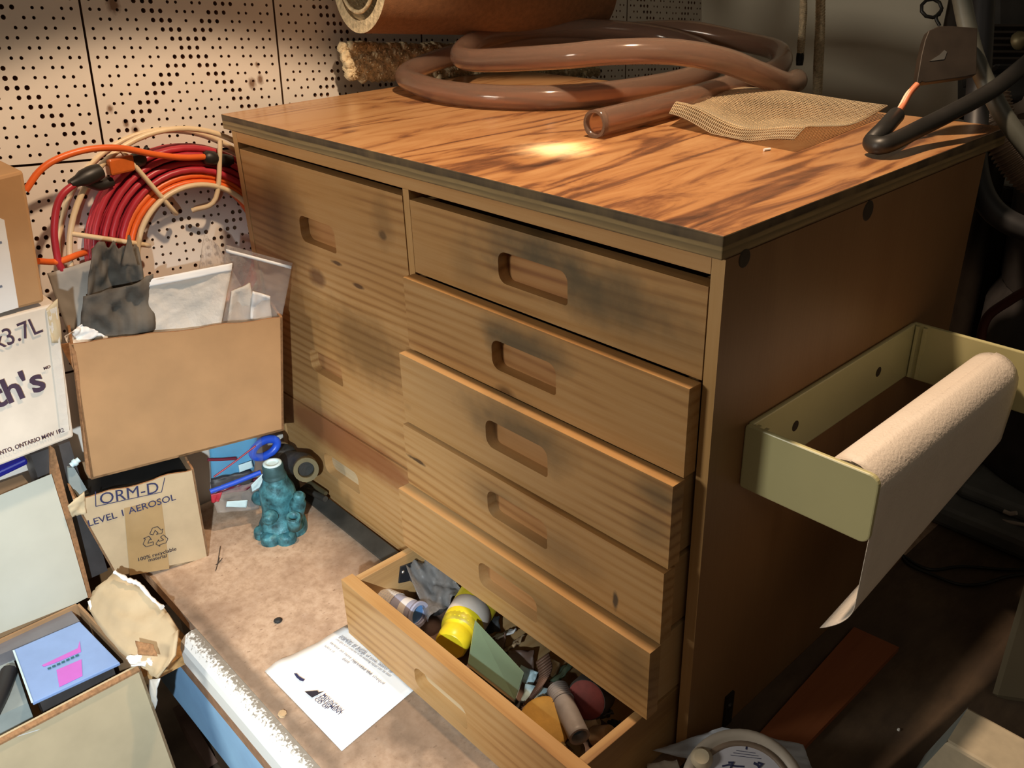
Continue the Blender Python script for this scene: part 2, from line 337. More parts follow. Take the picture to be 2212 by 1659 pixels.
# ------------------------------------------------------------------ mesh helpers
class MB:
    def __init__(s): s.v = []; s.f = []; s.sm = []; s.mi = []
    def add(s, vs, fs, smooth=False, mi=0):
        o = len(s.v); s.v += [V(p) for p in vs]
        for f in fs: s.f.append([i+o for i in f]); s.sm.append(smooth); s.mi.append(mi)
        return s
    def box(s, lo, hi, mi=0):
        x0, y0, z0 = lo; x1, y1, z1 = hi
        return s.add([(x0, y0, z0), (x1, y0, z0), (x1, y1, z0), (x0, y1, z0), (x0, y0, z1), (x1, y0, z1), (x1, y1, z1), (x0, y1, z1)],
                     [(3, 2, 1, 0), (4, 5, 6, 7), (0, 1, 5, 4), (1, 2, 6, 5), (2, 3, 7, 6), (3, 0, 4, 7)], False, mi)
    def obox(s, c, ax, ay, az, mi=0):
        c, ax, ay, az = V(c), V(ax), V(ay), V(az)
        vs = [c + ax*i + ay*j + az*k for k in (-1, 1) for (i, j) in ((-1, -1), (1, -1), (1, 1), (-1, 1))]
        return s.add(vs, [(3, 2, 1, 0), (4, 5, 6, 7), (0, 1, 5, 4), (1, 2, 6, 5), (2, 3, 7, 6), (3, 0, 4, 7)], False, mi)
    def prism(s, pts, ext, mi=0):
        """polygon pts (3D) pushed by vector ext"""
        n = len(pts); e = V(ext); pts = [V(p) for p in pts]
        s.add(pts + [p+e for p in pts], [list(range(n))[::-1], list(range(n, 2*n))] + [(i, (i+1) % n, n+(i+1) % n, n+i) for i in range(n)], False, mi)
        return s
    def tube(s, path, r, seg=12, closed=False, cap=True, mi=0):
        path = [V(p) for p in path]; n = len(path); rr = r if hasattr(r, '__len__') else [r]*n
        up = None; rings = []
        for i, p in enumerate(path):
            a = path[(i-1) % n] if (closed or i > 0) else p; b = path[(i+1) % n] if (closed or i < n-1) else p
            t = (b-a).normalized()
            if up is None: up = t.orthogonal().normalized()
            up = (up - t*up.dot(t)); up = up.normalized() if up.length > 1e-6 else t.orthogonal().normalized()
            w = t.cross(up)
            rings.append([p + (up*math.cos(2*PI*k/seg) + w*math.sin(2*PI*k/seg))*rr[i] for k in range(seg)])
        fs = []
        m = n if closed else n-1
        off = 0
        if closed:      # match twist
            best = min(range(seg), key=lambda d: (rings[0][d % seg]-rings[-1][0]).length); off = best
        for i in range(m):
            j = (i+1) % n; o = off if (closed and i == n-1) else 0
            for k in range(seg):
                fs.append((i*seg+k, i*seg+(k+1) % seg, j*seg+(k+1+o) % seg, j*seg+(k+o) % seg))
        s.add([q for r_ in rings for q in r_], fs, True, mi)
        if cap and not closed:
            s.add(rings[0], [list(range(seg))[::-1]], False, mi); s.add(rings[-1], [list(range(seg))], False, mi)
        return s
    def pipe(s, path, r, ri, seg=20, mi=0, mi_in=0):
        """hollow tube with a wall and open ends"""
        s.tube(path, r, seg, cap=False, mi=mi)
        a = len(s.v) - seg*len(path)
        s.tube(path, ri, seg, cap=False, mi=mi_in)
        b = len(s.v) - seg*len(path)
        for k in range(b, len(s.v)): pass
        nf = (len(path)-1)*seg
        for q in range(len(s.f)-nf, len(s.f)): s.f[q] = s.f[q][::-1]
        for base in (0, seg*(len(path)-1)):
            for k in range(seg):
                f = [a+base+k, a+base+(k+1) % seg, b+base+(k+1) % seg, b+base+k]
                s.f.append(f[::-1] if base == 0 else f); s.sm.append(False); s.mi.append(mi)
        return s
    def lathe(s, c, axis, prof, seg=24, smooth=True, mi=0, ref=None):
        """prof: list of (distance along axis, radius)"""
        c = V(c); ax = V(axis).normalized(); u = (V(ref) - ax*V(ref).dot(ax)).normalized() if ref else ax.orthogonal().normalized(); w = ax.cross(u)
        vs = []; fs = []
        for h, r in prof:
            vs += [c + ax*h + (u*math.cos(2*PI*k/seg) + w*math.sin(2*PI*k/seg))*r for k in range(seg)]
        for i in range(len(prof)-1):
            for k in range(seg): fs.append((i*seg+k, i*seg+(k+1) % seg, (i+1)*seg+(k+1) % seg, (i+1)*seg+k))
        s.add(vs, fs, smooth, mi)
        if prof[0][1] > 1e-5: s.add(vs[:seg], [list(range(seg))[::-1]], False, mi)
        if prof[-1][1] > 1e-5: s.add(vs[-seg:], [list(range(seg))], False, mi)
        return s
    def grid(s, fn, nu, nv, smooth=True, mi=0):
        vs = [fn(i/nu, j/nv) for j in range(nv+1) for i in range(nu+1)]
        fs = [(j*(nu+1)+i, j*(nu+1)+i+1, (j+1)*(nu+1)+i+1, (j+1)*(nu+1)+i) for j in range(nv) for i in range(nu)]
        return s.add(vs, fs, smooth, mi)

def root_loc(p):
    while p is not None and p.parent is not None: p = p.parent
    return V(p.location) if p is not None else V((0, 0, 0))
def build(name, mb, mats, parent=None, bevel=0, solid=0, subd=0, label=None):
    """ONE mesh object; coordinates are given in the room and stored relative to the thing's base"""
    o0 = root_loc(parent)
    if parent is None:
        zs = [p.z for p in mb.v]; n = len(mb.v)
        o0 = V((sum(p.x for p in mb.v)/n, sum(p.y for p in mb.v)/n, min(zs)))
    me = D.meshes.new(name); me.from_pydata([tuple(p-o0) for p in mb.v], [], mb.f); me.update()
    for p, a, b in zip(me.polygons, mb.sm, mb.mi): p.use_smooth = a; p.material_index = b
    for m in (mats if isinstance(mats, (list, tuple)) else [mats]): me.materials.append(m)
    o = D.objects.new(name, me); COL.objects.link(o)
    if parent is None: o.location = o0
    else: o.parent = parent
    if solid:
        q = o.modifiers.new('solidify', 'SOLIDIFY'); q.thickness = solid; q.offset = 0
    if bevel:
        q = o.modifiers.new('bevel', 'BEVEL'); q.width = bevel; q.segments = 2; q.limit_method = 'ANGLE'; q.angle_limit = math.radians(40)
    if subd:
        q = o.modifiers.new('subsurf', 'SUBSURF'); q.levels = subd; q.render_levels = subd
    if label: o['label'] = label
    return o
def tag(o, label, cat, group=None):
    o['label'] = label; o['category'] = cat
    if group: o['group'] = group
    return o
def thing(name, loc, label, cat, group=None):
    o = D.objects.new(name, None); COL.objects.link(o); o.location = loc; o.empty_display_size = .05
    return tag(o, label, cat, group)
def struct(o): o['kind'] = 'structure'; return o
def spline(pts, n=10, closed=False):
    pts = [V(p) for p in pts]; m = len(pts); out = []
    for i in range(m if closed else m-1):
        p0 = pts[(i-1) % m] if (closed or i > 0) else pts[0]*2-pts[1]
        p1 = pts[i]; p2 = pts[(i+1) % m]; p3 = pts[(i+2) % m] if (closed or i+2 < m) else p2*2-p1
        for k in range(n):
            t = k/n
            out.append(.5*((2*p1) + (p2-p0)*t + (2*p0-5*p1+4*p2-p3)*t*t + (3*p1-p0-3*p2+p3)*t**3))
    if not closed: out.append(pts[-1])
    return out
def hsh(*a):
    x = math.sin(sum((i+1)*12.9898*v for i, v in enumerate(a)))*43758.5453
    return x-math.floor(x)
def vnoise(x, y):
    xi, yi = math.floor(x), math.floor(y); fx, fy = x-xi, y-yi; fx = fx*fx*(3-2*fx); fy = fy*fy*(3-2*fy)
    a, b, c, d = hsh(xi, yi), hsh(xi+1, yi), hsh(xi, yi+1), hsh(xi+1, yi+1)
    return (a*(1-fx)+b*fx)*(1-fy)+(c*(1-fx)+d*fx)*fy-.5
def crumple(corners, n_amp, freq, nu=22, nv=22, seed=0, bulge=0.0, edge=.0, normal=None):
    """a wrinkled sheet between four corners (tl, tr, br, bl)"""
    tl, tr, br, bl = [V(c) for c in corners]
    nrm = V(normal).normalized() if normal else (tr-tl).cross(bl-tl).normalized()
    mb = MB()
    def fn(u, v):
        p = (tl*(1-u)+tr*u)*(1-v)+(bl*(1-u)+br*u)*v
        h = n_amp*(vnoise(u*freq+seed*7.3, v*freq+seed*3.1)*1.2+.6*vnoise(u*freq*2.3+seed, v*freq*2.3)+.25*vnoise(u*freq*5+seed, v*freq*5))
        h += bulge*math.sin(PI*u)*math.sin(PI*v)
        p = p + nrm*h
        if edge and v < .15: p = p + (tl-bl).normalized()*edge*vnoise(u*9+seed, 3.3)*(1-v/.15)*2
        return p
    return mb.grid(fn, nu, nv)
def text(name, body, a, b, n, mat, parent, ysc=1.0, bold=0.0, lift=.0006, shear=0.0):
    """lettering whose baseline runs from a to b on a surface with normal n"""
    cu = D.curves.new(name, 'FONT'); cu.body = body; cu.size = 1; cu.offset = bold; cu.fill_mode = 'FRONT'; cu.shear = shear; cu.resolution_u = 3
    t = D.objects.new(name, cu); COL.objects.link(t)
    bpy.context.view_layer.update()
    me = D.meshes.new_from_object(t.evaluated_get(bpy.context.evaluated_depsgraph_get()))
    D.objects.remove(t); D.curves.remove(cu)
    xs = [v.co.x for v in me.vertices]; x0, x1 = min(xs), max(xs)
    a, b = V(a), V(b); ex = (b-a).normalized(); nn = V(n).normalized(); ey = nn.cross(ex).normalized()
    s = (b-a).length/(x1-x0); o0 = root_loc(parent)
    for v in me.vertices:
        p = a + ex*((v.co.x-x0)*s) + ey*(v.co.y*s*ysc) + nn*lift
        v.co = p-o0
    me.materials.append(mat); me.name = name
    o = D.objects.new(name, me); COL.objects.link(o); o.parent = parent
    return o

# ------------------------------------------------------------------ the setting
WO, WN = V((-.0633, -.1725, .5914)), V((.9963, .044, .075)).normalized()
WU = V((-.03628, .99479, -.09532)).normalized(); WV = WN.cross(WU).normalized()*1.0
if WV.z < 0: WV = -WV
PT = .0127
def tile_wall():
    mb = MB()
    def P(i, j, d=0): return WO + WU*(i*PT) + WV*(j*PT) + WN*d
    def quad(i0, j0, i1, j1, d=0, mi=0): mb.add([P(i0, j0, d), P(i1, j0, d), P(i1, j1, d), P(i0, j1, d)], [(0, 1, 2, 3)], False, mi)
    quad(-60, -60, 120.2, 72, -.012, 2)
    g = .13
    for ti in range(-2, 5):
        for tj in range(-2, 3):
            i0, j0 = ti*24, tj*24
            # sloped edges of the tile down to the groove
            a, b = [(i0+g, j0+g), (i0+24-g, j0+g), (i0+24-g, j0+24-g), (i0+g, j0+24-g)], None
            for k in range(4):
                p, q = a[k], a[(k+1) % 4]
                mb.add([P(*q), P(*p), P(*p, -.011), P(*q, -.011)], [(0, 1, 2, 3)], False, 2)
            if not (-1 <= ti and -1 <= tj <= 0):
                quad(i0+g, j0+g, i0+24-g, j0+24-g); continue
            for c in range(24):
                for r in range(24):
                    x0 = i0+c+.5 if c > 0 else i0+g; x1 = i0+c+1.5 if c < 23 else i0+24-g
                    y0 = j0+r+.5 if r > 0 else j0+g; y1 = j0+r+1.5 if r < 23 else j0+24-g
                    if c == 23: x0 = i0+23.5
                    if r == 23: y0 = j0+23.5
                    hole = False
                    if c < 23 and r < 23:
                        aa = abs(c-11); dd = abs(r-11); o = abs(aa-dd)
                        if o <= 1: hole = .27
                        elif o % 3 != 2: hole = .19
                    if not hole: quad(x0, y0, x1, y1); continue
                    cx, cy = i0+c+1, j0+r+1; n = 8; hr = hole*(1+.12*(hsh(c, r)-.5))
                    out = []; inn = []
                    for k in range(n):
                        t = 2*PI*(k+.5)/n; ux, uy = math.cos(t), math.sin(t); m = max(abs(ux), abs(uy))
                        ex = cx + (ux/m)*((x1-cx) if ux > 0 else (cx-x0)); ey = cy + (uy/m)*((y1-cy) if uy > 0 else (cy-y0))
                        out.append((ex, ey)); inn.append((cx+ux*hr, cy+uy*hr))
                    vs = [P(*q) for q in out] + [P(*q) for q in inn] + [P(*q, -.009) for q in inn]
                    corner = [P(x1, y1), P(x0, y1), P(x0, y0), P(x1, y0)]
                    fs = []
                    for k in range(n): fs.append((k, (k+1) % n, n+(k+1) % n, n+k))
                    mb.add(vs, fs, False, 0)
                    for k, cn in zip((0, 2, 4, 6), corner): mb.add([out_ for out_ in (P(*out[k]), cn, P(*out[(k+1) % n]))], [(0, 1, 2)], False, 0)
                    mb.add(vs[n:], [(k, (k+1) % n, n+(k+1) % n, n+k) for k in range(n)] + [list(range(n, 2*n))], False, 1)
    # back of the wall, so that it has thickness
    mb.prism([P(-60, -60, -.02), P(120.2, -60, -.02), P(120.2, 72, -.02), P(-60, 72, -.02)], -WN*.06, 2)
    return struct(build('wall_left', mb, [M['tile'], M['tile_hole'], M['tile_gap']]))
tile_wall()
struct(build('wall_back', MB().box((-.30, 1.36, -.6), (2.8, 1.42, 1.7)), M['wall']))
struct(build('floor', MB().box((-.9, -2.2, -.62), (3.2, 1.36, -.56)), M['floor']))

# raised platform of particle board that carries the cabinet
pl = thing('platform', (.5, 0, -.56), 'low particle board platform with a white painted front edge under the drawer cabinet', 'platform')
build('top_board', MB().prism([V((-.006, -.31, -.022)), V((.899, -.31, -.022)), V((.899, 1.33, -.022)), V((-.078, 1.33, -.022))], (0, 0, .022)), M['board'], pl)
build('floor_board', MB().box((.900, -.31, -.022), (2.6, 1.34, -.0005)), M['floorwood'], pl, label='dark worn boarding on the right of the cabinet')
mb = MB()
prof = [(-.31, -.001), (-.318, -.0005), (-.327, -.003), (-.334, -.010), (-.337, -.020), (-.337, -.048), (-.31, -.048)]
mb.prism([V((.275, y, z)) for y, z in prof], (2.3, 0, 0))
build('nosing', mb, M['nosing'], pl, label='white painted rounded front edge')
build('under_strip', MB().box((.20, -.334, -.082), (2.5, -.312, -.0485)), M['brown_strip'], pl)
build('front_panel', MB().box((.10, -.330, -.215), (2.5, -.312, -.0825)), M['blue_panel'], pl, label='pale blue painted board')
build('leg', MB().box((.0, -.25, -.56), (.06, -.19, -.0225)), M['dark_wood'], pl)
build('leg', MB().box((2.2, -.25, -.56), (2.26, -.19, -.0225)), M['dark_wood'], pl)
build('chip_board_ledge', MB().box((.10, -.40, -.06), (.265, -.313, -.045)), M['osb'], pl, label='spotted orange chip board showing below the missing edge')

# ------------------------------------------------------------------ the drawer cabinet
cab = thing('drawer_cabinet', (.45, .27, 0), 'large pine workshop cabinet with nine drawers and a stained plywood top', 'cabinet')
ZT = .637
mb = MB().box((-.0144, -.006, .615), (.900, .587, ZT), 0)
mb.mi = [1, 0, 1, 1, 1, 1]
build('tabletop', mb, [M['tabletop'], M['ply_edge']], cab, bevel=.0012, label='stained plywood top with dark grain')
build('side_panel', MB().box((0, 0, 0), (.014, .535, .6145)), M['pine_stile'], cab)
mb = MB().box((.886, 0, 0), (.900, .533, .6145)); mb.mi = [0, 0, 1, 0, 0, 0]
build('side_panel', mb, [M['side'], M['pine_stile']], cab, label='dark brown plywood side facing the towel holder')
build('back_panel', MB().box((.0145, .525, .0), (.8855, .535, .6145)), M['dark_wood'], cab)
build('top_rail', MB().box((.0145, 0, .598), (.8855, .02, .6145)), M['pine_rail'], cab)
build('divider', MB().box((.434, .0005, .006), (.446, .5245, .5975)), M['pine_stile'], cab)
build('bottom_panel', MB().box((.0145, .0, .0005), (.8855, .524, .0055)), M['pine_rail'], cab)
for (u, v, r) in ((1608, 558, .0085), (1875, 455, .0105)):
    c = atX(u, v, .9)
    build('screw_plug', MB().lathe(c, (1, 0, 0), [(-.003, r), (.0004, r), (.0007, r*.9)], 20), M['plug'], cab)
c = atX(1568, 1540, .9)
build('corner_bracket', MB().box((.9, c.y-.006, .002), (.903, c.y+.010, .052)).lathe((.903, c.y+.002, .034), (1, 0, 0), [(0, .005), (.0025, .0035)], 12), M['dark_metal'], cab)

def front_board(x0, x1, z0, z1, yf, hx0, hx1, hz0, hz1, th=.018, depth=.0145, cut=False):
    mb = MB(); r = min(.012, (hz1-hz0)*.45); n = 40
    # rounded recess outline
    loop = []
    for cx, cz, a0 in ((hx1-r, hz1-r, 0), (hx0+r, hz1-r, 90), (hx0+r, hz0+r, 180), (hx1-r*.35, hz0+r*.35, 270)):
        rr = r if a0 != 270 else r*.35
        for k in range(7):
            t = math.radians(a0+90*k/6); loop.append((cx+rr*math.cos(t), cz+rr*math.sin(t)))
    N = len(loop); cx, cz = (hx0+hx1)/2, (hz0+hz1)/2; out = []
    for (x, z) in loop:
        dx, dz = x-cx, z-cz
        s = min(((x1-cx) if dx > 0 else (x0-cx))/dx if abs(dx) > 1e-9 else 1e9, ((z1-cz) if dz > 0 else (z0-cz))/dz if abs(dz) > 1e-9 else 1e9)
        out.append((cx+dx*s, cz+dz*s))
    yb = yf+th
    vs = [(x, yf, z) for x, z in out] + [(x, yf, z) for x, z in loop] + [(x, yf+depth, z) for x, z in loop]
    fs = [((k+1) % N, k, N+k, N+(k+1) % N) for k in range(N)]
    mb.add(vs, fs, False, 0)
    mb.add(vs, [(N+(k+1) % N, N+k, 2*N+k, 2*N+(k+1) % N) for k in range(N)], True, 0)
    mb.add(vs, [list(range(2*N, 3*N))], False, 1)
    # corners of the face between neighbouring outline points
    cor = {(x1, z1), (x0, z1), (x0, z0), (x1, z0)}
    for k in range(N):
        a, b = out[k], out[(k+1) % N]
        if abs(a[0]-b[0]) > 1e-6 and abs(a[1]-b[1]) > 1e-6:
            c = min(cor, key=lambda q: (q[0]-(a[0]+b[0])/2)**2+(q[1]-(a[1]+b[1])/2)**2)
            mb.add([(a[0], yf, a[1]), (c[0], yf, c[1]), (b[0], yf, b[1])], [(0, 2, 1)][::1], False, 0)
    P = [(x0, yf, z0), (x1, yf, z0), (x1, yf, z1), (x0, yf, z1), (x0, yb, z0), (x1, yb, z0), (x1, yb, z1), (x0, yb, z1)]
    mb.add(P, [(1, 0, 4, 5), (2, 1, 5, 6), (3, 2, 6, 7), (0, 3, 7, 4), (4, 7, 6, 5)], False, 0)
    return mb
def px_handle(a, b, y):
    p, q = atY(*a, y), atY(*b, y); return p.x, q.x, min(p.z, q.z), max(p.z, q.z)
drawers = [  # x0, x1, z0, z1, front y, handle corners in the photograph, label
    (.0165, .4325, .394, .588, 0.0, ((645, 467), (727, 545)), None),
    (.0165, .4325, .172, .3925, 0.004, ((668, 757), (741, 829)), None),
    (.0165, .4325, .0065, .1705, 0.002, ((699, 980), (777, 1063)), 'reddish stained front'),
    (.4475, .8845, .494, .586, 0.0, ((1075, 546), (1226, 656)), 'front darkened by grime around the pull'),
    (.4450, .8845, .395, .4915, -.018, ((1061, 736), (1201, 850)), None),
    (.4440, .8845, .2935, .3925, -.034, ((1048, 909), (1183, 1026)), None),
    (.4460, .8845, .1985, .291, -.040, ((1052, 1062), (1182, 1182)), None),
    (.4440, .8845, .1005, .196, -.056, ((1033, 1216), (1160, 1341)), None),
    (.4420, .8830, .0035, .0975, -.161, ((893, 1441), (1010, 1588)), 'lowest right drawer pulled open'),
]
for i, (x0, x1, z0, z1, y, hp, lab) in enumerate(drawers):
    a, b = hp
    hx0, hx1, hz0, hz1 = px_handle(a, b, y)
    cz = (hz0+hz1)/2; hh = .0185 if i > 2 else .0195
    if i == 8: hx0, hx1, cz, hh = .598, .700, .036, .0165
    yb = y+.018; back = min(.515, y+.45); dz = .004; w = .012
    mb = MB()
    xi0, xi1 = x0+.006, x1-.006
    mb.box((xi0, yb+.0002, z0+dz), (xi0+w, back, z1-.001)); mb.box((xi1-w, yb+.0002, z0+dz), (xi1, back, z1-.001))
    mb.box((xi0+w, back-w, z0+dz), (xi1-w, back, z1-.004)); mb.box((xi0+w, yb+.0002, z0+dz), (xi1-w, back-w, z0+dz+.005))
    dr = build('drawer', mb, M['pine_box'], cab, bevel=.0008, label=lab)
    build('drawer_front', front_board(x0, x1, z0, z1, y, hx0, hx1, cz-hh, cz+hh), [M['pine'], M['recess_pale' if i in (2, 8) else 'recess']], dr)

# steel bar lying along the foot of the cabinet
mb = MB(); a, b = V((.075, -.016, .006)), V((.430, -.022, .006))
mb.obox((a+b)/2, (b-a)/2, (0, .013, .004), (0, -.0012, .003))
tag(build('flat_steel_bar', mb, M['bar'], bevel=.001), 'long dark flat steel bar lying along the foot of the cabinet', 'metal bar')
for (p, q, r, m, lab) in (((668, 1042), (704, 1066), .0042, 'brass', 'brown threaded rod nearest the cabinet, beside the teal jack'), ((664, 1060), (703, 1078), .0055, 'bar', 'short dark grey bolt shank beside the teal jack, in front of the brown rod')):
    a, b = atY(*p, -.012 if m == 'brass' else -.02), atY(*q, -.012 if m == 'brass' else -.02)
    tag(build('steel_rod' if m == 'bar' else 'threaded_rod', MB().tube([a, a+(b-a)*.9, b], [r, r, r*.9], 12), M[m if m == 'bar' else 'ringmetal']), lab, 'rod')

# ------------------------------------------------------------------ things on the tabletop
RH = .0172
hp = [atZ(1283, 268, .6547), atZ(1400, 239, .6547), atZ(1500, 211, .6547), V((.505, .60, .656)), V((.500, .70, .664)), V((.445, .785, .678)), V((.349, .818, .686)), V((.25, .80, .70)), V((.165, .755, .699)),
      V((.095, .672, .692)), V((.045, .54, .688)), V((.012, .44, .680)), atZ(880, 158, .664), atZ(908, 184, .657), atZ(1000, 204, .6548), atZ(1150, 211, .6548), atZ(1300, 203, .6548), V((.425, .52, .656)),
      V((.415, .64, .662)), V((.34, .745, .668)), V((.23, .765, .690)), V((.13, .70, .705)), V((.065, .58, .712)), V((.055, .46, .705)), V((.115, .365, .694)), V((.200, .330, .694)), V((.375, .326, .711)), V((.451, .357, .719)), V((.512, .410, .718)), V((.551, .475, .703)), V((.569, .543, .678)), V((.570, .610, .657)), V((.560, .66, .655))]
hb = MB().pipe(spline(hp, 9), RH, RH-.0035, 22)
tag(build('vinyl_tubing', hb, M['hose']), 'coil of thick clear brownish vinyl tubing lying on the plywood top', 'hose')

def mesh_sheet():
    tl, tr, br, bl = atZ(1560, 190, .646), atZ(1915, 240, .643), atZ(1712, 316, .644), atZ(1445, 263, .644)
    def S(u, v):
        p = (tl*(1-u)+tr*u)*(1-v)+(bl*(1-u)+br*u)*v
        h = .007*math.sin(u*5.2+v*2.0)*(.3+v)+.004*math.sin(v*7+u*2)+.003*v*math.sin(u*9)*.5
        h += .008*math.exp(-((v-.90)/.09)**2)*(1-.6*u) - .007*max(0, v-.90)/.10
        return V((p.x, p.y, max(.6395, .648+h)))
    mb = MB()
    def strand(pts, r):
        vs = []; n = len(pts)
        for p in pts: vs += [p+V((0, 0, r)), p+V((r, r*.6, -r*.6)), p+V((-r, -r*.6, -r*.6))]
        fs = [(i*3+k, i*3+(k+1) % 3, (i+1)*3+(k+1) % 3, (i+1)*3+k) for i in range(n-1) for k in range(3)]
        mb.add(vs, fs, True)
    NU, NV = 66, 44
    for i in range(NU+1): strand([S(i/NU, j/30) for j in range(31)], .0010)
    for j in range(NV+1): strand([S(i/40, j/NV)+V((0, 0, .0005)) for i in range(41)], .0006)
    return mb
tag(build('wire_mesh_sheet', mesh_sheet(), M['mesh']), 'curled sheet of fine metal mesh on the back right of the plywood top', 'wire mesh')

tag(build('plastic_chip', MB().tube([atZ(1650, 324, .6385), atZ(1664, 322, .6385)], .0016, 6), M['label']), 'tiny white chip on the plywood top in front of the wire mesh', 'chip')
cb = thing('cut_cable', atZ(1880, 300, .655), 'bent thick black cable with bared red and white wires, on the plywood top', 'cable')
a = atZ(1935, 250, .668); bnd = atZ(1883, 308, .651); wf = (bnd-CAM).dot(FW)
pts = [a, atZ(1908, 280, .662), bnd, atZ(1915, 312, .652), atD(1990, 276, wf*1.02), atD(2075, 233, wf*1.04), atD(2150, 190, wf*1.06), atD(2225, 130, wf*1.08)]
build('jacket', MB().tube(spline(pts, 8), .0098, 16), M['black'], cb)
d0 = (a-CAM).dot(FW)
for nm, off, m in (('wire', 0, 'copper'), ('wire', 5, 'white_wire')):
    w = spline([a-(a-atZ(1908, 280, .662)).normalized()*.01, atD(1950-off, 228, d0*1.0), atD(1966-off, 200, d0*1.0), atD(1982, 182, d0*1.0)], 6)
    build(nm, MB().tube(w, .0036 if off == 0 else .002, 8), M[m], cb, label='bare red wire' if off == 0 else 'white wire')
# dark bracket and the machine behind the right end of the cabinet
bw = d0
def bp(u, v, k=0): return atD(u, v, bw+k)
mb = MB()
outl = [(1978, 190), (1992, 176), (2000, 178), (2085, 166), (2110, 160), (2112, 60), (2060, 56), (2028, 56), (2006, 66), (1998, 86), (1990, 120)]
hole = [(2008, 132), (2040, 128), (2046, 112), (2040, 108), (2030, 118)]
pts = [bp(*p) for p in outl]
mb.prism(pts, FW*.012)
br = tag(build('bracket_plate', mb, M['dark_metal'], bevel=.001), 'dark flat metal bracket plate above the right end of the plywood top', 'bracket')
build('bright_notch', MB().prism([bp(*p, -.0008) for p in hole], FW*.0006), M['steel'], br, label='bright triangular notch')
mc = thing('engine', atD(2180, 560, 1.35), 'dark engine like machine behind the black hoses at the right edge', 'machine')
mb = MB()
c = atD(2190, 60, 1.30)
mb.obox(c, RT*.055, UP*.075, FW*.05)
mb.obox(atD(2165, 140, 1.33), RT*.045, UP*.07, FW*.05)
build('engine_block', mb, M['machine'], mc, bevel=.008)
mb = MB()
for k in range(6): mb.obox(atD(2185, 62+k*14, 1.245), RT*.035, UP*.0016, FW*.012)
build('cooling_fin', mb, M['dark_metal'], mc)
build('fuel_pipe', MB().tube([atD(2145, 70, 1.26), atD(2185, 72, 1.25), atD(2230, 76, 1.25)], .0028, 8), M['ringmetal'], mc)
build('casting', MB().lathe(atD(2196, 90, 1.235), -FW+RT*.4, [(0, .012), (.006, .013), (.012, .009), (.016, .004)], 14), M['ringmetal'], mc)
build('support_post', MB().tube([atD(2078, -40, 1.34), atD(2056, 70, 1.34)], .014, 10), M['dark_metal'], mc)
sp0 = atD(2165, 140, 1.345)
build('stand', MB().tube([sp0, V((sp0.x+.01, sp0.y+.03, sp0.z-.10)), V((sp0.x+.01, sp0.y+.03, .012))], .018, 12).box((sp0.x-.07, sp0.y-.05, .0), (sp0.x+.09, sp0.y+.11, .012)), M['dark_metal'], mc)
build('spring_coil', MB().tube([atD(2012+14*math.cos(t*.7+k)*1.6, 18+20*math.sin(t*.7+k), 1.33) for k in (0,) for t in range(0, 22)], .0026, 8), M['black'], mc)
build('spring_tail', MB().tube(spline([atD(2034, 22, 1.33), atD(2022, 38, 1.33), atD(2030, 56, 1.33)], 6), .0026, 8), M['black'], mc)
build('white_tank', MB().lathe(atD(2222, 205, 1.30), UP, [(-.03, .02), (-.024, .027), (.02, .027), (.028, .02)], 20), M['band'], mc, label='pale rounded tank at the frame edge')
gc = [atD(2074, -20, 1.06), atD(2090, 60, 1.06), atD(2108, 128, 1.06), atD(2138, 195, 1.06), atD(2178, 265, 1.06), atD(2240, 345, 1.06)]
tag(build('grey_hose', MB().tube(spline(gc, 8), .0105, 16), M['grey_cable']), 'straight grey green hose running down across the top right corner', 'hose')
bh = [atD(2125, -20, 1.16), atD(2118, 120, 1.16), atD(2110, 240, 1.15), atD(2106, 330, 1.14), atD(2116, 400, 1.13), atD(2140, 448, 1.12), atD(2180, 480, 1.11), atD(2240, 505, 1.10)]
tag(build('black_hose', MB().tube(spline(bh, 8), [.0145 + .0 for _ in range(57)], 18), M['black_gloss']), 'thick shiny black hose looping down past the back right corner of the cabinet', 'hose')
mb = MB(); pth = spline([atD(2136, 205, 1.24), atD(2150, 260, 1.24), atD(2180, 320, 1.24), atD(2215, 365, 1.24), atD(2260, 400, 1.24)], 28)
mb.tube(pth, [.024+.0028*math.cos(i*1.55) for i in range(len(pth))], 22)
tag(build('corrugated_duct', mb, M['duct']), 'brown corrugated flexible duct behind the black hoses', 'duct')

# ropes hanging at the back
def rope(pts, r, strands=3, turns=14):
    mb = MB(); path = spline(pts, 40); n = len(path)
    for s in range(strands):
        q = []
        for i, p in enumerate(path):
            t = (path[min(n-1, i+1)]-path[max(0, i-1)]).normalized(); u = t.cross(V((0, 1, .1))).normalized(); w = t.cross(u)
            a = 2*PI*(s/strands+turns*i/n); q.append(p+(u*math.cos(a)+w*math.sin(a))*r*.5)
        mb.tube(q, r*.56, 8)
    return mb
rp = thing('rope', atY(1733, 130, .9), 'short jute rope with a black taped end hanging against the back wall', 'rope')
build('twisted_strands', rope([atY(1736, -60, .9), atY(1735, 30, .9), atY(1729, 118, .9)], .0066), M['rope'], rp)
build('taped_end', MB().tube([atY(1729, 114, .9), atY(1728, 128, .9), atY(1727, 141, .9)], [.0068, .0072, .0062], 12), M['black'], rp)
tag(build('rope', rope([atY(1773, -60, .95), atY(1771, 70, .95), atY(1767, 160, .95), atY(1765, 260, .95)], .0088, turns=20), M['rope']), 'longer thicker jute rope hanging down behind the wire mesh', 'rope')

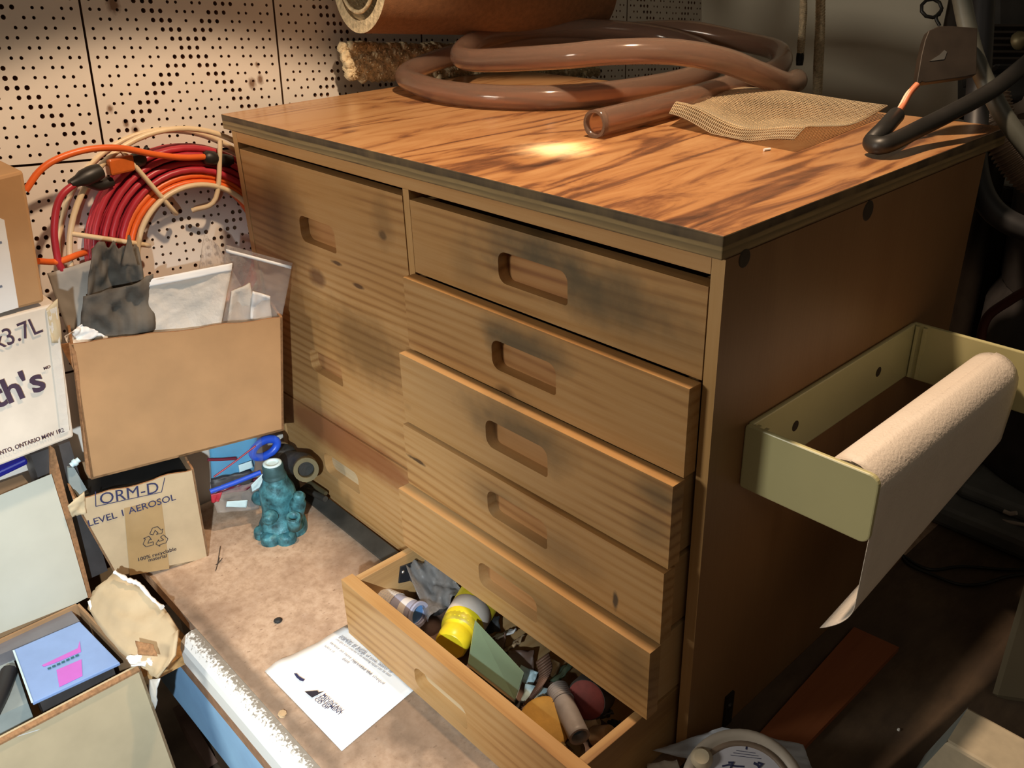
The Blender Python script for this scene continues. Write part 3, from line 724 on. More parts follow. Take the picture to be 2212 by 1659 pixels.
# carpets behind the coil, against the tiled wall
def carpet_roll():
    o = V((.018, .245, .815)); ax = (WU*.98+V((.09, 0, 0))).normalized(); L = .50
    u = ax.cross(V((0, 0, 1))).normalized(); w = u.cross(ax)
    R1, R0 = .083, .064
    r = thing('carpet_roll', o-V((0, 0, R1)), 'large loosely rolled carpet with brown backing at the top of the photo', 'carpet')
    m1 = MB(); m2 = MB()
    def ring(R, s, n=40): return [o+ax*s+(u*math.cos(2*PI*k/n)*1.0+w*math.sin(2*PI*k/n))*R for k in range(n)]
    n = 40
    st = [0, .12, .25, .38, L]
    for i in range(4): m1.add(ring(R1, st[i])+ring(R1, st[i+1]), [(k, (k+1) % n, n+(k+1) % n, n+k) for k in range(n)], True)
    m1.add(ring(R1, L)+ring(R0, L), [(k, (k+1) % n, n+(k+1) % n, n+k) for k in range(n)], False)
    build('backing', m1, M['carpet_back'], r)
    m2.add(ring(R1, 0)+ring(R0, 0), [((k+1) % n, k, n+k, n+(k+1) % n) for k in range(n)], False)
    m2.add(ring(R0, 0)+ring(R0, L), [((k+1) % n, k, n+k, n+(k+1) % n) for k in range(n)], True)
    sp = [o-ax*.001+(u*math.cos(t)+w*math.sin(t))*(R0-.002-t*.0022) for t in [i*.25 for i in range(26)]]
    m2.tube(sp, .0035, 6)
    build('pile', m2, M['carpet_pile'], r, label='cream pile edge of the roll')
carpet_roll()
def shag():
    mb = MB(); p0 = WO+WN*.012
    a = on(716, 100, p0, WN); b = on(728, 168, p0, WN)
    def fn(u, v):
        q = a*(1-v)+b*v + WU*(u*.62) + WN*(.028+.03*v*u+.012*vnoise(u*40, v*9)) + WV*(.008*vnoise(u*55, 2+v*3)*(1 if v > .8 else 0))
        q += WN*(.010*math.sin(PI*min(1, u*12))*0)
        return q
    mb.grid(fn, 120, 16)
    rnd = random.Random(4)
    for k in range(1500):
        u, v = rnd.random(), rnd.random(); p = fn(u, v)+WN*.003
        d = (WN+V((rnd.uniform(-.5, .5), rnd.uniform(-.5, .5), rnd.uniform(-.6, .2)))).normalized()
        mb.lathe(p, d, [(0, .0035), (.005, .0042), (.008, .0015)], 5)
    return mb
tag(build('shag_carpet_offcut', shag(), M['carpet_pile'], solid=.012), 'cream shag carpet offcut leaning on the tiled wall under the big roll', 'carpet')

# ------------------------------------------------------------------ paper towel holder on the cabinet side
hd = thing('paper_towel_holder', (.9, .23, .36), 'cream green plastic paper towel holder fixed to the right side of the cabinet', 'towel holder')
def rbox_arm(y0, y1, x0, x1, z0, z1, r):
    pts = []
    for cx, cz, a0 in ((x1-r, z1-r, 0), (x0+.004, z1-.004, 90), (x0+.004, z0+.004, 180), (x1-r, z0+r, 270)):
        rr = r if cx > x0+.01 else .004
        for k in range(6):
            t = math.radians(a0+90*k/5); pts.append(V((cx+rr*math.cos(t), y0, cz+rr*math.sin(t))))
    return MB().prism(pts[::-1], (0, y1-y0, 0))
build('back_plate', MB().box((.9002, .062, .359), (.906, .408, .431)), M['holder'], hd, bevel=.002)
build('arm', rbox_arm(.056, .0615, .9005, 1.040, .358, .431, .010), M['holder'], hd, bevel=.0015)
build('arm', rbox_arm(.4085, .414, .9005, 1.085, .358, .431, .010), M['holder'], hd, bevel=.0015)
for y, s in ((.066, 1), (.404, -1)):
    mb = MB()
    for k in range(2):
        xx = .908+.009*k
        mb.box((xx, min(y, y-s*.004), .361), (xx+.004, max(y, y-s*.004)+.002, .429))
    build('corner_rib', mb, M['holder'], hd)
for y in (.145, .325):
    build('screw_hole', MB().lathe((.9058, y, .395), (1, 0, 0), [(0, .0062), (.0005, .0062)], 16), M['plug'], hd)
TR, TX, TZ = .0285, 1.005, .3985
build('spindle', MB().tube([(TX, .0618, TZ), (TX, .4082, TZ)], .008, 14), M['holder'], hd)
tw = thing('paper_towel_roll', (TX, .23, TZ-TR), 'nearly used up white paper towel roll hanging in the holder', 'paper towel')
mb = MB().pipe([V((TX, .070+.325*k/20, TZ)) for k in range(21)], TR, .019, 40)
build('roll', mb, M['towel'], tw)
def sheet():
    mb = MB()
    def fn(u, v):       # u along the roll, v down
        y = .070+.325*u; zb = .226+.075*u - .0
        a = v*1.0
        if v < .12: t = (PI/2)*(1-v/.12); return V((TX+(TR+.0012)*math.cos(t), y, TZ+(TR+.0012)*math.sin(t)))
        s = (v-.12)/.88; z = TZ-(TZ-zb)*s
        cl = max(0, s-.72)/.28
        x = TX+TR+.0012-.003*s-.030*cl*cl*(1-.35*u)
        return V((x, y+.002*math.sin(s*6)*u, z))
    mb.grid(fn, 24, 40); return mb
build('hanging_sheet', sheet(), M['towel'], tw, solid=.0006)

# ------------------------------------------------------------------ cable reel by the tiled wall
RC = V((-.010, -.091, .441)); RC2 = V((-.008, -.075, .434))
reel = thing('cable_reel', RC-WV*.186, 'cream wire cable reel standing against the tiled wall left of the cabinet', 'cable reel')
def ringpath(c, r, n=72, off=0): return [c+(WU*math.cos(2*PI*k/n)+WV*math.sin(2*PI*k/n))*r+WN*off for k in range(n)]
RW = .0042
build('outer_ring', MB().tube(ringpath(RC, .1845), RW, 10, True), M['wire_white'], reel)
build('inner_ring', MB().tube(ringpath(RC2, .106), RW, 10, True), M['wire_white'], reel)
build('back_ring', MB().tube(ringpath(RC, .182, off=-.044), RW*.9, 10, True), M['wire_white'], reel)
def reelp(u, v, off=0): return on(u, v, RC+WN*off, WN)
for (a, b, c) in (((261, 323), (367, 447), (380, 462)), ((476, 303), (466, 428), (415, 455)), ((154, 505), (300, 527), (322, 531))):
    pts = [reelp(*a, .001), reelp(*b, .001), reelp(*c, -.018)]
    build('spoke', MB().tube(spline(pts, 6), RW*.92, 8), M['wire_white'], reel)
for ang in (205, 270, 335):
    t = math.radians(ang); d = WU*math.cos(t)+WV*math.sin(t)
    build('spoke', MB().tube([RC+d*.184, RC2+d*.106, RC2+d*.1-WN*.02], RW*.92, 8), M['wire_white'], reel)
def coil(r0, r1, layers, perlayer, rc, seed, w0=-.006, w1=-.040):
    pts = []; n = 48
    for l in range(layers):
        for k in range(perlayer):
            for i in range(n):
                f = (k+i/n)/perlayer; f = f if l % 2 == 0 else 1-f
                a = 2*PI*i/n; r = r0+(r1-r0)*(l/max(1, layers-1))+.0012*math.sin(a*3+k*1.7+seed)
                pts.append(RC2+V((0, -.003, .001))*l*.6+(WU*math.cos(a)+WV*math.sin(a))*r+WN*(w0+(w1-w0)*f))
    return MB().tube(pts, rc, 8)
oc = thing('extension_cord', RC-WV*.12, 'orange extension cord wound innermost on the cream reel with its end looped over the top', 'cord', 'cords wound on the reel')
build('winding', coil(.111, .119, 2, 4, .0046, 0), M['orange_cord'], oc)
lp = [reelp(55, 412, .018), reelp(85, 370, .02), reelp(125, 343, .02), reelp(190, 323, .02), reelp(260, 320, .018), reelp(330, 333, .012), reelp(390, 340, .004), reelp(445, 339, .0)]
build('loose_end', MB().tube(spline(lp, 8), .0046, 10), M['orange_cord'], oc)
build('connector', MB().lathe(reelp(440, 339, 0), reelp(505, 350, -.012)-reelp(440, 339, 0), [(0, .006), (.004, .0105), (.018, .0115), (.022, .009), (.035, .0105), (.05, .0105), (.052, .007)], 14), M['black'], oc, label='black rubber connector')
lp = [reelp(82, 564, .02), reelp(112, 566, .012), reelp(135, 563, .01), reelp(163, 552, .0), reelp(185, 545, -.02)]
build('lower_loop', MB().tube(spline(lp, 8), .0046, 10), M['orange_cord'], oc)
rc = thing('extension_cord', RC-WV*.15, 'dark red extension cord wound around the outside of the cream reel', 'cord', 'cords wound on the reel')
build('winding', coil(.128, .160, 4, 4, .0049, 2), M['red_cord'], rc)
lp = [reelp(160, 398, .012), reelp(135, 420, .014), reelp(122, 450, .014), reelp(117, 500, .014), reelp(122, 545, .012), reelp(130, 575, .01), reelp(150, 610, .0)]
build('loose_end', MB().tube(spline(lp, 8), .0049, 10), M['red_cord'], rc)
ax0, ax1 = reelp(152, 398, .012), reelp(232, 362, .004)
build('connector', MB().lathe(ax0, ax1-ax0, [(0, .006), (.012, .008), (.02, .0115), (.035, .0125), (.048, .0105)], 12).tube(spline([reelp(190, 392, .006), reelp(215, 400, .0), reelp(240, 392, -.005)], 5), .008, 8), M['black'], rc, label='black rubber connector')
ax2 = reelp(285, 350, -.004)
build('orange_plug', MB().obox((ax1+ax2)/2, (ax2-ax1)/2, WV*.0115, WN*.010), M['orange_plastic'], rc, bevel=.003, label='orange plug housing')
build('plug_body', MB().lathe(ax2, reelp(322, 335, -.008)-ax2, [(0, .010), (.014, .012), (.02, .008)], 12).tube([reelp(300, 335, -.004), reelp(292, 316, -.004)], .003, 6).tube([reelp(312, 330, -.004), reelp(318, 318, -.004)], .004, 6), M['black'], rc, label='black plug')

# ------------------------------------------------------------------ cardboard boxes on the left
def open_box(name, fr, depth, t, label, cat, mat, mat_in, edge, group=None, bottom=True, wob=0.0):
    """fr: front face corners tl, tr, br, bl in the room; depth: vector to the back"""
    tl, tr, br_, bl = [V(p) for p in fr]; d = V(depth)
    root = thing(name, (bl+br_)/2+d*.5, label, cat, group)
    n = (tr-tl).cross(bl-tl).normalized()
    if n.dot(d) > 0: n = -n
    def wall(nm, a, b, c, e, nin):
        m = MB()
        nv = 14
        def top(u): return V((0, 0, wob*(vnoise(u*6+a.x*50, a.y*30)+.5*vnoise(u*17, a.x*90))))
        vs = []; fs = []
        for i in range(nv+1):
            u = i/nv; q = a*(1-u)+b*u+top(u)*(1 if wob else 0); r = e*(1-u)+c*u
            vs += [q, r, q+nin*t, r+nin*t]
        for i in range(nv):
            k = i*4
            m.add([vs[k], vs[k+4], vs[k+5], vs[k+1]], [(3, 2, 1, 0)], False, 0)
            m.add([vs[k+2], vs[k+6], vs[k+7], vs[k+3]], [(0, 1, 2, 3)], False, 1)
            m.add([vs[k], vs[k+4], vs[k+6], vs[k+2]], [(0, 1, 2, 3)], False, 2)
        m.add([vs[0], vs[1], vs[3], vs[2]], [(0, 1, 2, 3)], False, 2); k = nv*4
        m.add([vs[k], vs[k+1], vs[k+3], vs[k+2]], [(3, 2, 1, 0)], False, 2)
        return build(nm, m, [mat, mat_in, edge], root)
    dn = d.normalized()
    wall('front_wall', tl, tr, br_, bl, dn)
    wall('back_wall', tr+d, tl+d, bl+d, br_+d, -dn)
    s = (tr-tl).normalized()
    wall('side_wall', tl+d, tl, bl, bl+d, s)
    wall('side_wall', tr, tr+d, br_+d, br_, -s)
    if bottom: build('bottom', MB().prism([bl, br_, br_+d, bl+d], V((0, 0, t))), mat_in, root)
    return root
BN = V((.963, -.269, 0)).normalized()
BF = [V((.0745, -.330, .386)), V((.157, -.043, .363)), V((.150, -.068, .174)), V((.073, -.344, .175))]
# right edge and top follow the photograph on the face plane
PB = V((.150, -.068, .174))
bf = [on(u, v, PB, BN) for u, v in ((152, 742), (610, 684), (613, 930), (197, 1036))]
bbox = open_box('cardboard_box', bf, -BN*.098, .0035, 'plain brown open cardboard box stuffed with bags, in front of the cable reel', 'cardboard box', M['cardboard'], M['cardboard_in'], M['card_edge'], wob=.006)
fl = MB().prism([on(u, v, PB+BN*.002, BN) for u, v in ((152, 742), (163, 760), (170, 800), (186, 1020), (197, 1036), (178, 900), (160, 800), (140, 765), (131, 745))], -BN*.004)
build('torn_corner', fl, M['card_edge'], bbox)
def bb(u, v, k): return on(u, v, PB-BN*k, BN)
# contents of the brown box
tag(build('grey_card_sheet', crumple([bb(102, 592, .075), bb(205, 560, .075), bb(330, 760, .075), bb(160, 760, .075)], .004, 3, seed=1), M['grey_card'], solid=.0012), 'flat grey card standing at the left inside the brown open box', 'card')
rg = crumple([bb(198, 530, .056), bb(300, 536, .06), bb(338, 770, .056), bb(170, 770, .056)], .022, 3.2, 34, 34, 6, bulge=.022, edge=.012)
rg.grid(lambda u, v: (lambda p: p + BN*(.004*vnoise(u*6, v*6)))(bb(262, 575, .036)*(1-u)*(1-v)+bb(298, 575, .036)*u*(1-v)+bb(277+3*u, 508, .046)*v), 6, 8)
rg.grid(lambda u, v: (lambda p: p + BN*(.016*math.sin(PI*u)+.034*vnoise(u*3.5+3, v*4)+.016*vnoise(u*9, v*8+2)))((bb(180, 640, .045)*(1-u)+bb(330, 590, .04)*u)*(1-v)+(bb(165, 790, .052)*(1-u)+bb(335, 790, .05)*u)*v), 22, 22)
tag(build('grey_rag', rg, M['grey_cloth'], solid=.0015), 'crumpled dark grey dirty sheet sticking up from the brown open box', 'rag')
pz = thing('plastic_pouch', bb(410, 700, .035), 'milky flat pouch of small parts leaning at the middle of the brown open box', 'plastic bag')
build('pouch_film', crumple([bb(308, 608, .04), bb(502, 570, .032), bb(470, 740, .02), bb(320, 760, .03)], .006, 4, seed=5, bulge=.010), M['bag_milky'], pz, solid=.0006)
build('seal_strip', crumple([bb(308, 606, .039), bb(502, 568, .031), bb(500, 585, .029), bb(309, 622, .037)], .002, 4, seed=5, nu=16, nv=4), M['white'], pz, solid=.0012)
build('grey_contents', crumple([bb(330, 620, .05), bb(470, 602, .045), bb(440, 700, .04), bb(335, 720, .045)], .008, 5, seed=9, bulge=.008), M['foam_blue'], pz, solid=.004)
zb = thing('ziplock_bag', bb(540, 640, .03), 'clear ziplock bag standing at the right end of the brown open box', 'plastic bag')
build('bag_film', crumple([bb(486, 528, .050), bb(632, 568, .026), bb(598, 740, .016), bb(470, 740, .03)], .009, 4, seed=3, bulge=.014), M['bag'], zb, solid=.0005)
build('zip_strip', crumple([bb(488, 538, .049), bb(630, 575, .025), bb(629, 581, .025), bb(488, 545, .049)], .001, 3, seed=3, nu=14, nv=2), M['white'], zb, solid=.0015)
cb2 = thing('clear_bag', bb(430, 600, .06), 'thin clear bag with a pointed top behind the milky pouch in the brown box', 'plastic bag')
build('bag_film', crumple([bb(442, 510, .07), bb(470, 528, .07), bb(590, 740, .05), bb(400, 740, .06)], .007, 4, seed=8, bulge=.006, edge=.004), M['bag'], cb2, solid=.0005)
for k, (q, lab) in enumerate((([(545, 628), (583, 640), (588, 700), (540, 690)], 'white card inside the ziplock bag at the right end'), ([(500, 630), (540, 612), (560, 700), (490, 700)], 'cream folded wrapper between the pouch and the ziplock bag'))):
    tag(build('folded_packet', crumple([bb(*p, .036+.004*k) for p in q], .006, 3, seed=12+k, nu=10, nv=10, bulge=.004), M['label' if k == 0 else 'bag_milky'], solid=.003), lab, 'packet')
tag(build('tissue', crumple([bb(140, 728, .03), bb(178, 700, .045), bb(235, 728, .03), bb(160, 780, .02)], .012, 4, seed=15, bulge=.01), M['tear'], solid=.001), 'crumpled white tissue at the left corner of the brown open box', 'tissue')

# ORM-D carton under the brown box
ob = [V((.1, 0, 0))]*4
ON = V((.985, -.17, 0)).normalized(); PO = V((.125, -.26, .05))
def oo(u, v, k=0): return on(u, v, PO+ON*k, ON)
fr = [oo(158, 1080), oo(418, 1012), oo(452, 1208), oo(252, 1248)]
zmin = .001
orm = open_box('carton', fr, -ON*.11, .003, 'tan printed carton with a taped front on the platform below the brown box', 'cardboard box', M['card_tan'], M['cardboard_in'], M['card_edge'], wob=.008)
build('packing_tape', MB().prism([oo(u, v, .0006) for u, v in ((268, 1098), (348, 1078), (366, 1228), (280, 1243))], ON*.0004), M['tape'], orm, label='strip of brown packing tape')
text('lettering', 'ORM-D', oo(217, 1090, .001), oo(343, 1063, .001), ON, M['ink_blue'], orm, 1.05, .0)
text('lettering', 'LEVEL 1 AEROSOL', oo(192, 1137, .001), oo(380, 1079, .001), ON, M['ink_blue'], orm, 1.0, .006)
text('lettering', '100% recyclable', oo(299, 1212, .0016), oo(381, 1188, .0016), ON, M['ink'], orm, 1.0, .012)
text('lettering', 'material', oo(321, 1213, .0016), oo(360, 1203, .0016), ON, M['ink'], orm, 1.0, .012)
mb = MB()
def line(mb, a, b, w, n): 
    a, b = V(a), V(b); s = (b-a).cross(n).normalized()*w
    mb.add([a-s, b-s, b+s, a+s], [(0, 1, 2, 3)])
fpts = [(206, 1062), (207, 1094), (349, 1063), (356, 1032)]
for a, b in zip(fpts, fpts[1:]): line(mb, oo(*a, .001), oo(*b, .001), .0006, ON)
build('printed_frame', mb, M['ink_blue'], orm)
mb = MB(); ctr = oo(336, 1162, .0016); ex = (oo(381, 1188, 0)-oo(299, 1212, 0)).normalized(); ey = ON.cross(ex).normalized()
if ey.z < 0: ey = -ey
S_ = .019
def rp2(x, y): return ctr+ex*x*S_+ey*y*S_
for k in range(3):
    ang = math.radians(120*k)
    def rr(x, y): return rp2(x*math.cos(ang)-y*math.sin(ang), x*math.sin(ang)+y*math.cos(ang))
    arrow = [(-.38, .50), (-.10, .98), (.28, .98), (.52, .56), (.66, .64), (.52, .24), (.10, .30), (.25, .38), (.06, .70), (-.14, .34)]
    for a, b in zip(arrow, arrow[1:]+arrow[:1]): line(mb, rr(*a), rr(*b), .0005, ON)
build('recycling_mark', mb, M['ink'], orm)
build('torn_edge', crumple([oo(146, 1092, .003), oo(182, 1062, .003), oo(186, 1108, .004), oo(156, 1118, .004)], .006, 4, seed=21, nu=8, nv=8), M['card_pale'], orm, solid=.002)

tag(build('carton_shade_block', MB().prism([oo(u, v, -.012) for u, v in ((172, 1100), (412, 1030), (440, 1190), (262, 1228))], -ON*.08), M['black']), 'black block added for the shade inside the tan printed carton', 'case')  # black block added so the carton's inside looks shaded
tag(build('gap_shade_block', MB().box((.0, -.405, .001), (.055, -.352, .235)), M['dark_grey']), 'dark block added for the shade in the gap between the white printed box and the tan carton', 'cardboard box')  # dark block put in the gap to stand for its shade
# white printed box and the box on it
LX = .14
def lx(u, v, k=0): return atX(u, v, LX+k)
tlw, trw, brw, blw = lx(-60, 702), lx(122, 655), lx(160, 944), lx(-60, 1030)
w37 = thing('printed_box', (brw+blw)/2, 'white printed cardboard box at the left edge, under the taller brown box', 'cardboard box')
mb = MB().prism([tlw, trw, brw, blw], (-.145, 0, 0))
build('body', mb, M['card_white'], w37, bevel=.003)
NX = V((1, 0, 0))
text('lettering', 'x3.7L', lx(-10, 757, .0032), lx(93, 716, .0032), NX, M['ink_purple'], w37, 1.2, .004)
text('lettering', "th's", lx(-14, 884, .0032), lx(101, 838, .0032), NX, M['ink_purple'], w37, 1.02, .022)
text('lettering', 'MD', lx(95, 799, .0032), lx(109, 794, .0032), NX, M['ink_purple'], w37, 1.0, .02)
text('lettering', 'TORONTO, ONTARIO M4W 1R2', lx(-36, 996, .0032), lx(139, 932, .0032), NX, M['ink_purple'], w37, 1.25, .012)
mb = MB().prism([lx(100, 672, .0026), lx(122, 662, .0026), lx(150, 930, .0026), lx(132, 938, .0026)], (.0004, 0, 0))
build('tape_strip', mb, M['bag_milky'], w37, label='shiny tape strip down the right side')
build('torn_corner', crumple([lx(100, 668, .002), lx(124, 645, .002), lx(134, 740, .001), lx(112, 740, .003)], .004, 3, seed=31, nu=6, nv=10), M['card_pale'], w37, solid=.002)
tb = [lx(-60, 395), lx(50, 368), lx(97, 653), lx(-60, 694)]
tbx = thing('shipping_box', (tb[2]+tb[3])/2, 'brown cardboard box with a white label, topmost at the left edge', 'cardboard box')
build('body', MB().prism(tb, (-.155, 0, 0)), M['cardboard'], tbx, bevel=.004)
build('address_label', MB().prism([lx(-50, 485, .0006), lx(0, 471, .0006), lx(9, 475, .0006), lx(40, 664, .0006), lx(-50, 692, .0006)], (.0006, 0, 0)), M['label'], tbx, label='white paper label')
for (u, v) in ((-4, 525), (-3, 620)):
    mb = MB(); line(mb, lx(u-12, v+3, .0016), lx(u+8, v-2, .0016), .0014, NX); build('printed_line', mb, M['ink_grey'], tbx)
sb = thing('cardboard_box', (-.01, -.55, -.56), 'dark cardboard box almost hidden behind the upright pale flap, holding a blue thing', 'cardboard box')
build('body', MB().box((.035, -.75, -.555), (.085, -.42, .200)), M['cardboard_in'], sb)
tag(build('blue_case', MB().prism([atX(-60, 1045, .055), atX(58, 990, .055), atX(62, 1003, .055), atX(-60, 1062, .055)], (-.03, 0, 0)), M['blue_dark'], bevel=.003), 'dark blue plastic case under the white printed box', 'case')

# open box at the lower left with its flaps
RZ0 = .0
p1, p2, p3, p4 = V((.290, -.86, 0)), V((.290, -.398, 0)), V((.098, -.412, 0)), V((.098, -.86, 0))
lo = thing('flap_box', (.19, -.62, -.35), 'open pale cardboard box at the bottom left with its flaps folded out', 'cardboard box')
t = .0035
mb = MB()
mb.prism([p1+V((0, 0, -.35)), p2+V((.012, .012, -.35)), p2, p1], (-t, 0, 0)); build('front_wall', mb, M['card_pale'], lo)
mb = MB().prism([p2, p3, p3+V((0, 0, -.35)), p2+V((.012, .012, -.35))], (0, -t, 0)); build('side_wall', mb, M['cardboard_in'], lo)
mb = MB().prism([p3, p4, p4+V((0, 0, -.35)), p3+V((0, 0, -.35))], (t, 0, 0)); build('back_wall', mb, M['cardboard_in'], lo)
build('bottom', MB().box((.1, -.86, -.35), (.3, -.40, -.345)), M['cardboard_in'], lo)
# rim of the front wall where the flap was folded down
mb = MB(); mb.prism([V((.2905, -.86, .0005)), V((.2905, -.40, .0005)), V((.2945, -.40, -.004)), V((.2945, -.86, -.004))], (0, 0, -.003)); build('folded_rim', mb, M['card_edge'], lo)
FX = .096
mb = MB().prism([atX(-60, 1100, FX), atX(4, 1068, FX), atX(111, 1024, FX), atX(150, 1150, FX), atX(190, 1290, FX), atX(165, 1303, FX), atX(-60, 1392, FX)], (-.0005, 0, 0))
bk = build('back_flap', mb, M['card_grey'], lo, label='upright pale grey flap')
mb = MB().prism([atX(108, 962, FX-.004), atX(118, 970, FX-.004), atX(200, 1292, FX-.004), atX(188, 1292, FX-.004), atX(110, 1026, FX-.004)], (-.006, 0, 0))
build('flap_edge', mb, M['card_edge'], lo, label='brown corrugated edge of the upright flap')
# torn right flap
def fz(u, v, z): return atZ(u, v, z)
hinge = spline([fz(190, 1312, .003), fz(225, 1365, .003), fz(265, 1410, .003), fz(318, 1450, .003)], 8)
outer = [fz(u, v, z) for u, v, z in ((214, 1262, .035), (232, 1246, .046), (248, 1231, .055), (268, 1246, .057), (290, 1258, .058), (305, 1270, .057), (322, 1284, .055), (340, 1298, .053), (352, 1308, .052), (364, 1328, .047), (374, 1346, .043), (388, 1370, .040), (384, 1392, .035), (380, 1420, .028), (362, 1446, .020), (342, 1468, .010))]
mb = MB()
def ffn(u, v):
    a = hinge[min(len(hinge)-1, int(round(u*(len(hinge)-1))))]; b = outer[min(len(outer)-1, int(round(u*(len(outer)-1))))]
    p = a*(1-v)+b*v
    return p+V((0, 0, .006*math.sin(PI*v)*math.sin(PI*min(1, u+.15))+.016*vnoise(u*4+1, v*3)*v+.006*vnoise(u*11, v*9)))
mb.grid(ffn, 24, 14)
build('torn_flap', mb, M['card_tan'], lo, solid=.003, label='torn tan flap folded over the platform edge')
def tearstrip(pts, r, seed):
    mb = MB(); path = spline(pts, 6)
    mb.tube(path, [r*(.6+.9*hsh(i, seed)) for i in range(len(path))], 6); return mb
build('torn_paper_edge', tearstrip([fz(248, 1236, .068), fz(275, 1252, .066), fz(300, 1262, .064), fz(325, 1290, .06), fz(350, 1312, .057)], .0028, 3), M['tear'], lo)
build('torn_paper_edge', crumple([fz(272, 1420, .010), fz(322, 1408, .016), fz(335, 1440, .010), fz(285, 1440, .006)], .006, 4, seed=41, nu=8, nv=8), M['tear'], lo, solid=.002)
build('torn_paper_edge', crumple([fz(190, 1300, .012), fz(205, 1290, .014), fz(212, 1322, .008), fz(196, 1318, .006)], .004, 4, seed=43, nu=6, nv=6), M['tear'], lo, solid=.002)
build('torn_paper_edge', crumple([atY(318, 1470, -.394), atY(345, 1466, -.392), atY(335, 1540, -.394), atY(326, 1560, -.396)], .005, 4, seed=44, nu=6, nv=8), M['tear'], lo, solid=.001)
build('bare_patch', crumple([fz(292, 1384, .046), fz(330, 1392, .046), fz(342, 1418, .034), fz(300, 1415, .034)], .003, 4, seed=45, nu=6, nv=6), M['card_edge'], lo, solid=.001, label='brown bare patch where paper tore off')
# crease lines on the front wall
for a, b in (((0, 1602), (300, 1510)), ((95, 1659), (318, 1540))):
    mb = MB(); line(mb, atX(*a, .2906), atX(*b, .2906), .0006, NX)
    build('crease', mb, M['label'], lo)
# things inside the open box
pk = thing('shrink_wrapped_pack', (.2, -.55, -.2), 'glossy lilac blue shrink wrapped pack with pink print inside the open box', 'package')
zc = -.004
q = [fz(28, 1404, zc), fz(172, 1342, zc), fz(259, 1431, zc), fz(70, 1518, zc)]
build('body', MB().prism(q[::-1], (0, 0, -.005)), M['lilac'], pk, bevel=.001)
build('shade_filler', MB().prism([fz(u, v, zc-.0055) for u, v in ((40, 1412), (165, 1358), (240, 1425), (80, 1500))][::-1], (0, 0, -.20)), M['dark_grey'], pk)  # dark filler added under the pack so the box interior looks shaded
def pkq(pts, dz=.0008): return MB().prism([fz(u, v, zc+dz) for u, v in pts][::-1], (0, 0, -.0004))
build('pink_print', pkq([(122, 1447), (176, 1424), (178, 1460), (128, 1484)]), M['pink'], pk)
build('pink_print', pkq([(90, 1437), (168, 1400), (172, 1384), (175, 1408), (118, 1432), (95, 1440)]), M['pink'], pk)
mb = MB()
for k in range(7):
    a = (103+k*10, 1445-k*4.6); b = (110+k*10, 1442-k*4.6); mb.v += []
    line(mb, fz(*a, zc+.0012), fz(*b, zc+.0012), .0022, V((0, 0, 1)))
build('print_line', mb, M['teal_ink'], pk, label='dark teal line of print')
mb = MB(); line(mb, fz(29, 1404, zc+.001), fz(70, 1518, zc+.001), .0012, V((0, 0, 1))); build('seam', mb, M['palecyan'], pk)
tag(build('grey_plastic_sheet', MB().prism([fz(-60, 1404, zc-.002), fz(152, 1317, zc-.002), fz(172, 1341, zc-.002), fz(28, 1402, zc-.002), fz(-60, 1440, zc-.002)][::-1], (0, 0, -.02)), M['greytray']), 'grey plastic strip behind the lilac pack in the open box', 'plastic')
tr_ = thing('storage_tray', (.2, -.62, -.2), 'dark blue grey tray with a black handle left of the lilac pack', 'tray')
build('tray_body', MB().prism([fz(-60, 1436, zc-.02), fz(24, 1408, zc-.02), fz(60, 1518, zc-.02), fz(-60, 1572, zc-.02)][::-1], (0, 0, -.05)), M['foam_blue'], tr_)
build('handle', MB().tube(spline([fz(-30, 1560, zc-.01), fz(0, 1500, zc-.01), fz(20, 1450, zc-.012)], 5), .011, 10), M['black_gloss'], tr_)
# dark clutter below the platform front
for (q, m, nm, lab, cat) in (([(352, 1560), (392, 1600), (420, 1659), (400, 1659)], 'greytray', 'plank', 'grey plank edge under the pale blue board', 'plank'), ([(372, 1530), (385, 1550), (450, 1659), (430, 1659)], 'strap', 'plank', 'brown plank edge just under the pale blue board', 'plank')):
    tag(build(nm, MB().prism([atY(u, v, -.27) for u, v in q][::-1], (0, .02, 0)), M[m]), lab, cat)

# ------------------------------------------------------------------ things on the platform
rcpt = thing('repair_receipt', atZ(725, 1480, 0), 'white printed paper with a mountain logo lying on the particle board', 'paper')
RP = [(572, 1450), (665, 1398), (752, 1352), (850, 1420), (884, 1494), (820, 1530), (738, 1621), (650, 1528)]
def rz(u, v, k=0): return atZ(u, v, .0022+k)
mb = MB()
def rfn(u, v):
    a, b, c, d = rz(572, 1450), rz(752, 1350), rz(897, 1487), rz(738, 1621)
    p = (a*(1-u)+b*u)*(1-v)+(d*(1-u)+c*u)*v
    p.z = .0012+.0025*abs(math.sin(u*5+v*2))*(1-v)+.005*math.exp(-((u-.15)/.12)**2)*math.exp(-((v-.02)/.1)**2)
    return p
mb.grid(rfn, 16, 16); build('sheet', mb, M['white'], rcpt, solid=.0004)
ZN = V((0, 0, 1)); zl = .0062
def rt_(u, v): return atZ(u, v, zl)
